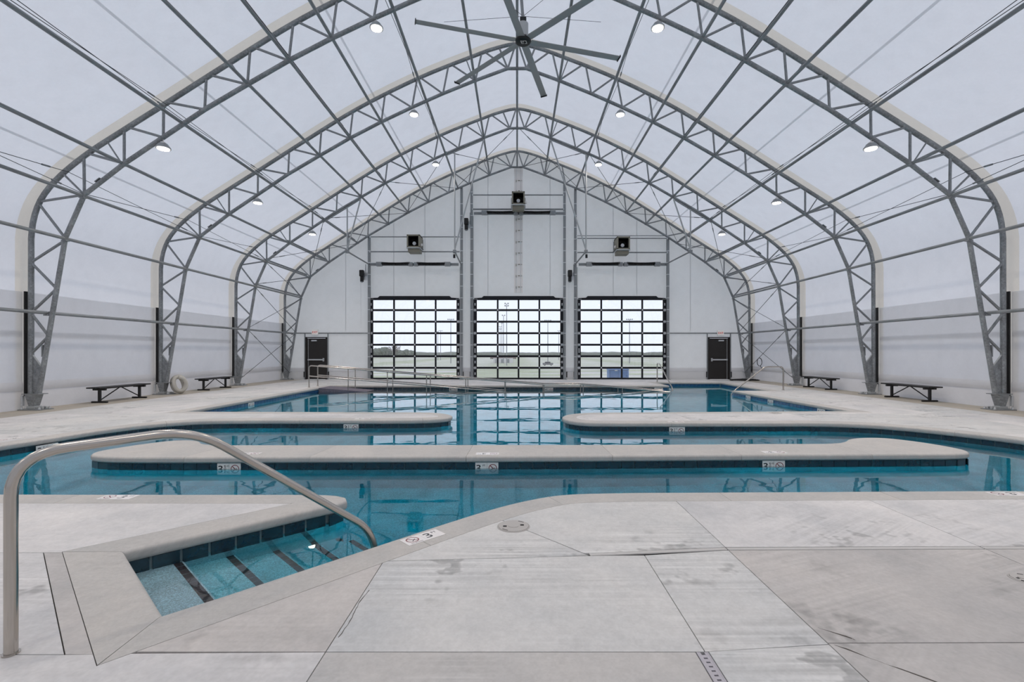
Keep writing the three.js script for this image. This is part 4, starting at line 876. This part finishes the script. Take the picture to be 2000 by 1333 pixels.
// ------------------------------------------------------------------ lids and drains in the deck
M.lid = new THREE.MeshStandardMaterial({ color: '#b4b0ac', roughness: 0.6 });
function lid(x, d, r, label) {
  const o = thing('skimmer_lid', label, 'lid', 'round lids in the deck'); o.position.set(x, 0, -d);
  part(o, 'rim', new THREE.TorusGeometry(r - 0.006, 0.006, 6, 48).rotateX(Math.PI / 2), M.lid);
  part(o, 'cover', disc(r - 0.012, 0.008, 0, 0.003, 0, 48), M.lid);
  part(o, 'boss', disc(r * 0.32, 0.004, 0, 0.008, 0, 32), M.lid);
  for (const s of [-1, 1]) { part(o, 'finger_slot', rbox(r * 0.22, 0.003, r * 0.2, s * r * 0.52, 0.0075, -s * r * 0.1, 0.001, 1), M.blackMatte); const g = new THREE.TorusGeometry(r * 0.82, 0.0025, 4, 12, 0.5); g.rotateX(Math.PI / 2); g.rotateY(s > 0 ? 1.2 : 4.3); g.translate(0, 0.007, 0); part(o, 'arc_slot', g, M.blackMatte); }
}
lid(-0.03, 3.955, 0.137, 'round grey lid with two finger holes beside the near coping');
{ const [x, d] = P2(1514, 807.3); lid(x, d, 0.14, 'round grey lid on the deck tongue beyond the island'); }
{ const [x, d] = P2(1997, 1131); lid(x, d, 0.07, 'small dark round cover on the near slab'); }
{
  M.grate = new THREE.MeshStandardMaterial({ color: '#b3afb5', roughness: 0.5 });
  const t = thing('trench_drain', 'narrow pale grate with short slots set in the deck joint', 'drain', 'drain channels in the deck');
  part(t, 'channel', box(0.058, 0.004, 1.99, 0.8935, -0.022, -1.305), M.blackMatte);
  for (const x of [0.868, 0.919]) part(t, 'edge_strip', box(0.006, 0.022, 1.99, x, -0.011, -1.305), M.grate);
  for (const x of [0.8775, 0.9095]) part(t, 'side_bar', box(0.013, 0.01, 1.99, x, -0.006, -1.305), M.grate);
  for (let k = 0; k < 66; k++) part(t, 'grate_bar', box(0.021, 0.009, 0.02, 0.8935, -0.006, -(0.32 + k * 0.03)), M.grate);
  M.lip = new THREE.MeshStandardMaterial({ color: '#cdcac7', roughness: 0.7 });
  const s = thing('slot_drain', 'long thin slotted drain crossing the deck joint', 'drain', 'drain channels in the deck');
  const chan = (a, b) => { const dx = b[0] - a[0], dd = b[1] - a[1], l = Math.hypot(dx, dd), yaw = Math.atan2(dd, dx), m = [(a[0] + b[0]) / 2, (a[1] + b[1]) / 2]; for (const [n, w, y, mat, name] of [[0, 0.04, -0.02, M.blackMatte, 'channel'], [-0.0145, 0.0095, -0.004, M.lip, 'lip'], [0, 0.0125, -0.004, M.lip, 'centre_bar'], [0.0145, 0.0095, -0.004, M.lip, 'lip']]) { const g = box(l, 0.008, w); g.translate(0, y, -n); g.rotateY(yaw); g.translate(m[0], 0, -m[1]); part(s, name, g, mat); } };
  chan([0.52, 3.408], [1.54, 3.51]); chan([1.55, 3.508], [3.44, 3.526]); chan([3.45, 3.526], [6.39, 3.536]);
}

// ------------------------------------------------------------------ outside
const gN = layered(1024, [[6, 1, 901], [15, 0.8, 902], [60, 0.7, 903], [240, 0.7, 904]]), gP = layered(1024, [[3, 1, 911], [8, 0.8, 912]]);
const landT = texture(1024, (i) => { const g = Math.max(0, Math.min(1, (gP[i] - 0.42) * 7)), v = 0.8 + gN[i] * 0.4; return [(196 * (1 - g) + 170 * g) * v, (193 * (1 - g) + 175 * g) * v, (187 * (1 - g) + 146 * g) * v]; });
M.land = new THREE.MeshStandardMaterial({ map: perMetre(landT, 60, 30), roughness: 1 });
{
  const prof = [[25.33, -0.1], [30, -0.25], [40, -0.8], [80, -2.2], [180, -4], [400, -4.2], [3000, -4.2]];
  const pos = [], idx = [], uv = []; prof.forEach(([d, y]) => { for (const x of [-2500, 2500]) { pos.push(x, y, -d); uv.push(x, d); } });
  for (let i = 0; i < prof.length - 1; i++) idx.push(i * 2, i * 2 + 1, i * 2 + 2, i * 2 + 1, i * 2 + 3, i * 2 + 2);
  solid('outside_ground', buffer(pos, null, uv, idx), M.land, null, null, null, 'structure');
  const sidePos = [], sideIdx = [];
  for (const [x0, x1, d0, d1] of [[-300, -12.5, -300, 25.33], [12.5, 300, -300, 25.33], [-12.5, 12.5, -300, -5.5]]) { const b = sidePos.length / 3; sidePos.push(x0, -0.1, -d0, x1, -0.1, -d0, x1, -0.1, -d1, x0, -0.1, -d1); sideIdx.push(b, b + 1, b + 2, b, b + 2, b + 3); }
  M.apron = new THREE.MeshStandardMaterial({ color: '#b9b9bd', roughness: 1 });
  solid('outside_ground', buffer(sidePos, null, sidePos.filter((_, i) => i % 3 !== 1), sideIdx), M.apron, null, null, null, 'structure');
}
const groundY = (d) => { const prof = [[25.33, -0.1], [30, -0.25], [40, -0.8], [80, -2.2], [180, -4], [400, -4.2], [3000, -4.2]]; for (let i = 1; i < prof.length; i++) if (d <= prof[i][0]) { const [a, b] = prof[i - 1], [c, e] = prof[i]; return b + (e - b) * (d - a) / (c - a); } return -4.2; };
M.poleMat = new THREE.MeshStandardMaterial({ color: '#8b8d8e', roughness: 0.6 });
function floodlight(px, topPy, d, arms, label) {
  const o = thing('floodlight_mast', label, 'light mast', 'floodlight masts beyond the glazed doors'), x = (px - 1010) * d / FOCAL, y1 = EYE + (688 - topPy) * d / FOCAL, y0 = groundY(d);
  o.position.set(x, y0, -d); const h = y1 - y0;
  const g = new THREE.CylinderGeometry(0.13, 0.24, h, 8); g.translate(0, h / 2, 0); part(o, 'mast', g, M.poleMat);
  for (const [dy, half] of arms) { part(o, 'cross_arm', rbox(half * 2, 0.14, 0.14, 0, h - dy, 0, 0.02), M.poleMat); const n = Math.max(2, Math.round(half * 2 / 0.75)); for (let k = 0; k < n; k++) part(o, 'lamp_head', rbox(0.5, 0.4, 0.35, -half + 0.25 + (2 * half - 0.5) * k / (n - 1), h - dy + 0.25, 0.1, 0.05), M.poleMat); }
}
floodlight(989.5, 594, 190, [[0, 0.85], [0.9, 0.85]], 'tallest light mast with two crossarms seen through the middle glazed door');
floodlight(983.5, 617, 230, [[0, 0.8]], 'light mast with one crossarm beside the tallest mast');
floodlight(980.3, 632, 300, [[0, 0.6]], 'thin far light mast between its two neighbours');
floodlight(977, 639, 330, [[0, 0.8], [1.6, 0.8]], 'far light mast at the end of the row of four');
floodlight(880.5, 625, 230, [[0, 1.6]], 'light mast with wide lamp bar seen through the ramp-side door');
floodlight(860.5, 647, 330, [[0, 1.3], [1.5, 1.3]], 'double-bar far light mast left of the wide one');
floodlight(855, 649, 335, [[0, 0.6]], 'leaning thin mast next to the double-bar mast');
floodlight(1070, 627, 230, [[0, 1.6]], 'light mast with wide lamp bar seen through the middle door');
floodlight(1091.5, 647, 330, [[0, 0.9], [1.4, 0.9]], 'double-bar mast near the edge of the middle door');
floodlight(1229.5, 625, 230, [[0, 1.6]], 'light mast with wide lamp bar above the blue box');
// trees
M.leaf = new THREE.MeshStandardMaterial({ color: '#6c7266', roughness: 1 }); M.twig = new THREE.MeshStandardMaterial({ color: '#6f675f', roughness: 1 });
function blob(r, n, squash) { const g = new THREE.IcosahedronGeometry(r, 2), p = g.attributes.position; for (let i = 0; i < p.count; i++) { const v = new THREE.Vector3().fromBufferAttribute(p, i), k = 1 + 0.18 * Math.sin(v.x * 7.1 / r + n) * Math.cos(v.y * 6.3 / r + n * 2) + 0.12 * Math.sin(v.z * 11 / r + n * 3); p.setXYZ(i, v.x * k, v.y * k * squash, v.z * k); } g.computeVertexNormals(); return g; }
function leafTree(px, topPy, d, w, label, n) {
  const o = thing('round_tree', label, 'tree', 'trees beyond the ramp-side glazed door'), x = (px - 1010) * d / FOCAL, y0 = groundY(d), h = EYE + (688 - topPy) * d / FOCAL - y0; o.position.set(x, y0, -d);
  part(o, 'trunk', bar(W3(0, 0, 0), W3(0, h * 0.5, 0), 0.2, 6), M.twig);
  const list = []; for (let k = 0; k < 7; k++) { const b = blob(w * 0.3, n + k, 0.8); b.translate((rnd() - 0.5) * w * 0.7, h * (0.45 + rnd() * 0.3), (rnd() - 0.5) * w * 0.5); list.push(b); }
  part(o, 'crown', merge(list), M.leaf);
}
leafTree(730, 686, 505, 13, 'low bushy tree at the edge of the ramp-side door', 1); leafTree(743, 679, 480, 13, 'round leafy tree behind the ramp-side door', 4); leafTree(757, 683, 520, 12, 'smaller leafy tree touching the bare tree', 7); leafTree(786, 686, 515, 15, 'leafy tree on the far side of the bare tree', 11); leafTree(801, 689, 530, 15, 'low tree at the end of the tree group', 15);
{
  const o = thing('bare_tree', 'leafless branching tree among the round trees', 'tree'), d = 470, x = (771 - 1010) * d / FOCAL, y0 = groundY(d); o.position.set(x, y0, -d); o.scale.setScalar(2.6);
  part(o, 'trunk', bar(W3(0, 0, 0), W3(0, 2.4, 0), 0.22, 6), M.twig);
  const list = []; for (let k = 0; k < 26; k++) { const a = rnd() * 6.28, e = 0.25 + rnd() * 1.0, l = 2.2 + rnd() * 1.8, p = W3(0, 1.4 + rnd() * 1.2, 0), q = p.clone().add(W3(Math.cos(a) * Math.cos(e) * l, Math.sin(e) * l, Math.sin(a) * Math.cos(e) * l)); list.push(bar(p, q, 0.07, 5)); for (let j = 0; j < 4; j++) { const m = p.clone().lerp(q, 0.4 + j * 0.15); list.push(bar(m, m.clone().add(W3((rnd() - 0.5) * 1.6, rnd() * 1.2, (rnd() - 0.5) * 1.6)), 0.04, 4)); } }
  part(o, 'branches', merge(list), M.twig);
}
{
  const list = []; for (let k = 0; k < 260; k++) { const b = new THREE.IcosahedronGeometry(9 + rnd() * 9, 1); b.scale(1.6, 0.26 + rnd() * 0.12, 1); b.translate(-420 + k * 3.3 + rnd() * 5, -4.2, -(820 + rnd() * 60)); list.push(b); }
  M.farWood = new THREE.MeshStandardMaterial({ color: '#6f7468', roughness: 1 });
  solid('distant_woods', merge(list), M.farWood, 'low wooded skyline far beyond the glazed doors', 'woods', null, 'stuff');
}
M.shed = new THREE.MeshStandardMaterial({ color: '#d9d6d6', roughness: 0.8 }); M.shedRoof = new THREE.MeshStandardMaterial({ color: '#9c8a84', roughness: 0.8 });
{
  const d = 240, o = thing('shed', 'long low pale pavilion on the lawn seen through the middle glazed door', 'shed'); o.position.set((983 - 1010) * d / FOCAL, groundY(d), -d);
  part(o, 'wall', box(10, 2.4, 4, 0, 1.2, 0), M.shed); const r = new THREE.CylinderGeometry(2.6, 2.6, 13, 3); r.rotateZ(Math.PI / 2); r.rotateX(Math.PI); r.scale(1, 0.35, 1.2); r.translate(0, 2.8, 0); part(o, 'roof', r, M.shedRoof);
  for (let k = 0; k < 6; k++) part(o, 'post', box(0.25, 2.3, 0.25, -5.8 + k * 2.3, 1.15, 3), M.shed);
  for (const x of [-3.5, -0.5, 2.5]) part(o, 'doorway', box(1.2, 2, 0.1, x, 1, 2.03), M.poleMat);
  const c = thing('parked_car', 'small dark car parked on the lawn beyond the middle door', 'car'), dc = 190; c.position.set((1070 - 1010) * dc / FOCAL, groundY(dc), -dc);
  M.car = new THREE.MeshStandardMaterial({ color: '#34343a', roughness: 0.4 });
  part(c, 'body', rbox(4.2, 0.7, 1.8, 0, 0.75, 0, 0.2, 3), M.car); part(c, 'cabin', rbox(2.2, 0.6, 1.6, -0.1, 1.3, 0, 0.25, 3), M.car); for (const x of [-1.3, 1.3]) for (const z of [-0.85, 0.85]) part(c, 'wheel', disc(0.33, 0.2, x, 0.33, z, 12, 'z'), M.black);
  const b = thing('storage_box', 'blue storage box standing outside the glazed door', 'box'), db = 33; b.position.set((1206.5 - 1010) * db / FOCAL, groundY(db), -db);
  M.boxBlue = new THREE.MeshStandardMaterial({ color: '#5f82b8', roughness: 0.6 });
  part(b, 'body', rbox(1.36, 0.6, 0.8, 0, 0.32, 0, 0.04), M.boxBlue); part(b, 'lid', rbox(1.42, 0.07, 0.86, 0, 0.66, 0, 0.02), M.boxBlue); for (const x of [-0.55, 0, 0.55]) part(b, 'rib', rbox(0.06, 0.56, 0.05, x, 0.32, 0.41, 0.01), M.boxBlue); part(b, 'latch', rbox(0.2, 0.06, 0.03, -0.2, 0.6, 0.43, 0.01), M.white);
  const f = thing('field_fence', 'pale chain fence crossing the lawn beyond the glazed doors', 'fence'), df = 140, yf = groundY(df);
  const posts = []; for (let k = 0; k < 60; k++) posts.push(bar(V(-60 + k * 2, yf, df), V(-60 + k * 2, yf + 1.2, df), 0.04, 5));
  part(f, 'posts', merge(posts), M.shed); for (const y of [0.2, 0.7, 1.2]) part(f, 'rail', bar(V(-60, yf + y, df), V(58, yf + y, df), 0.03, 5), M.shed);
}

scene.traverse((o) => { if (o.isMesh) { o.castShadow = true; o.receiveShadow = true; } });
renderer.render(scene, camera);
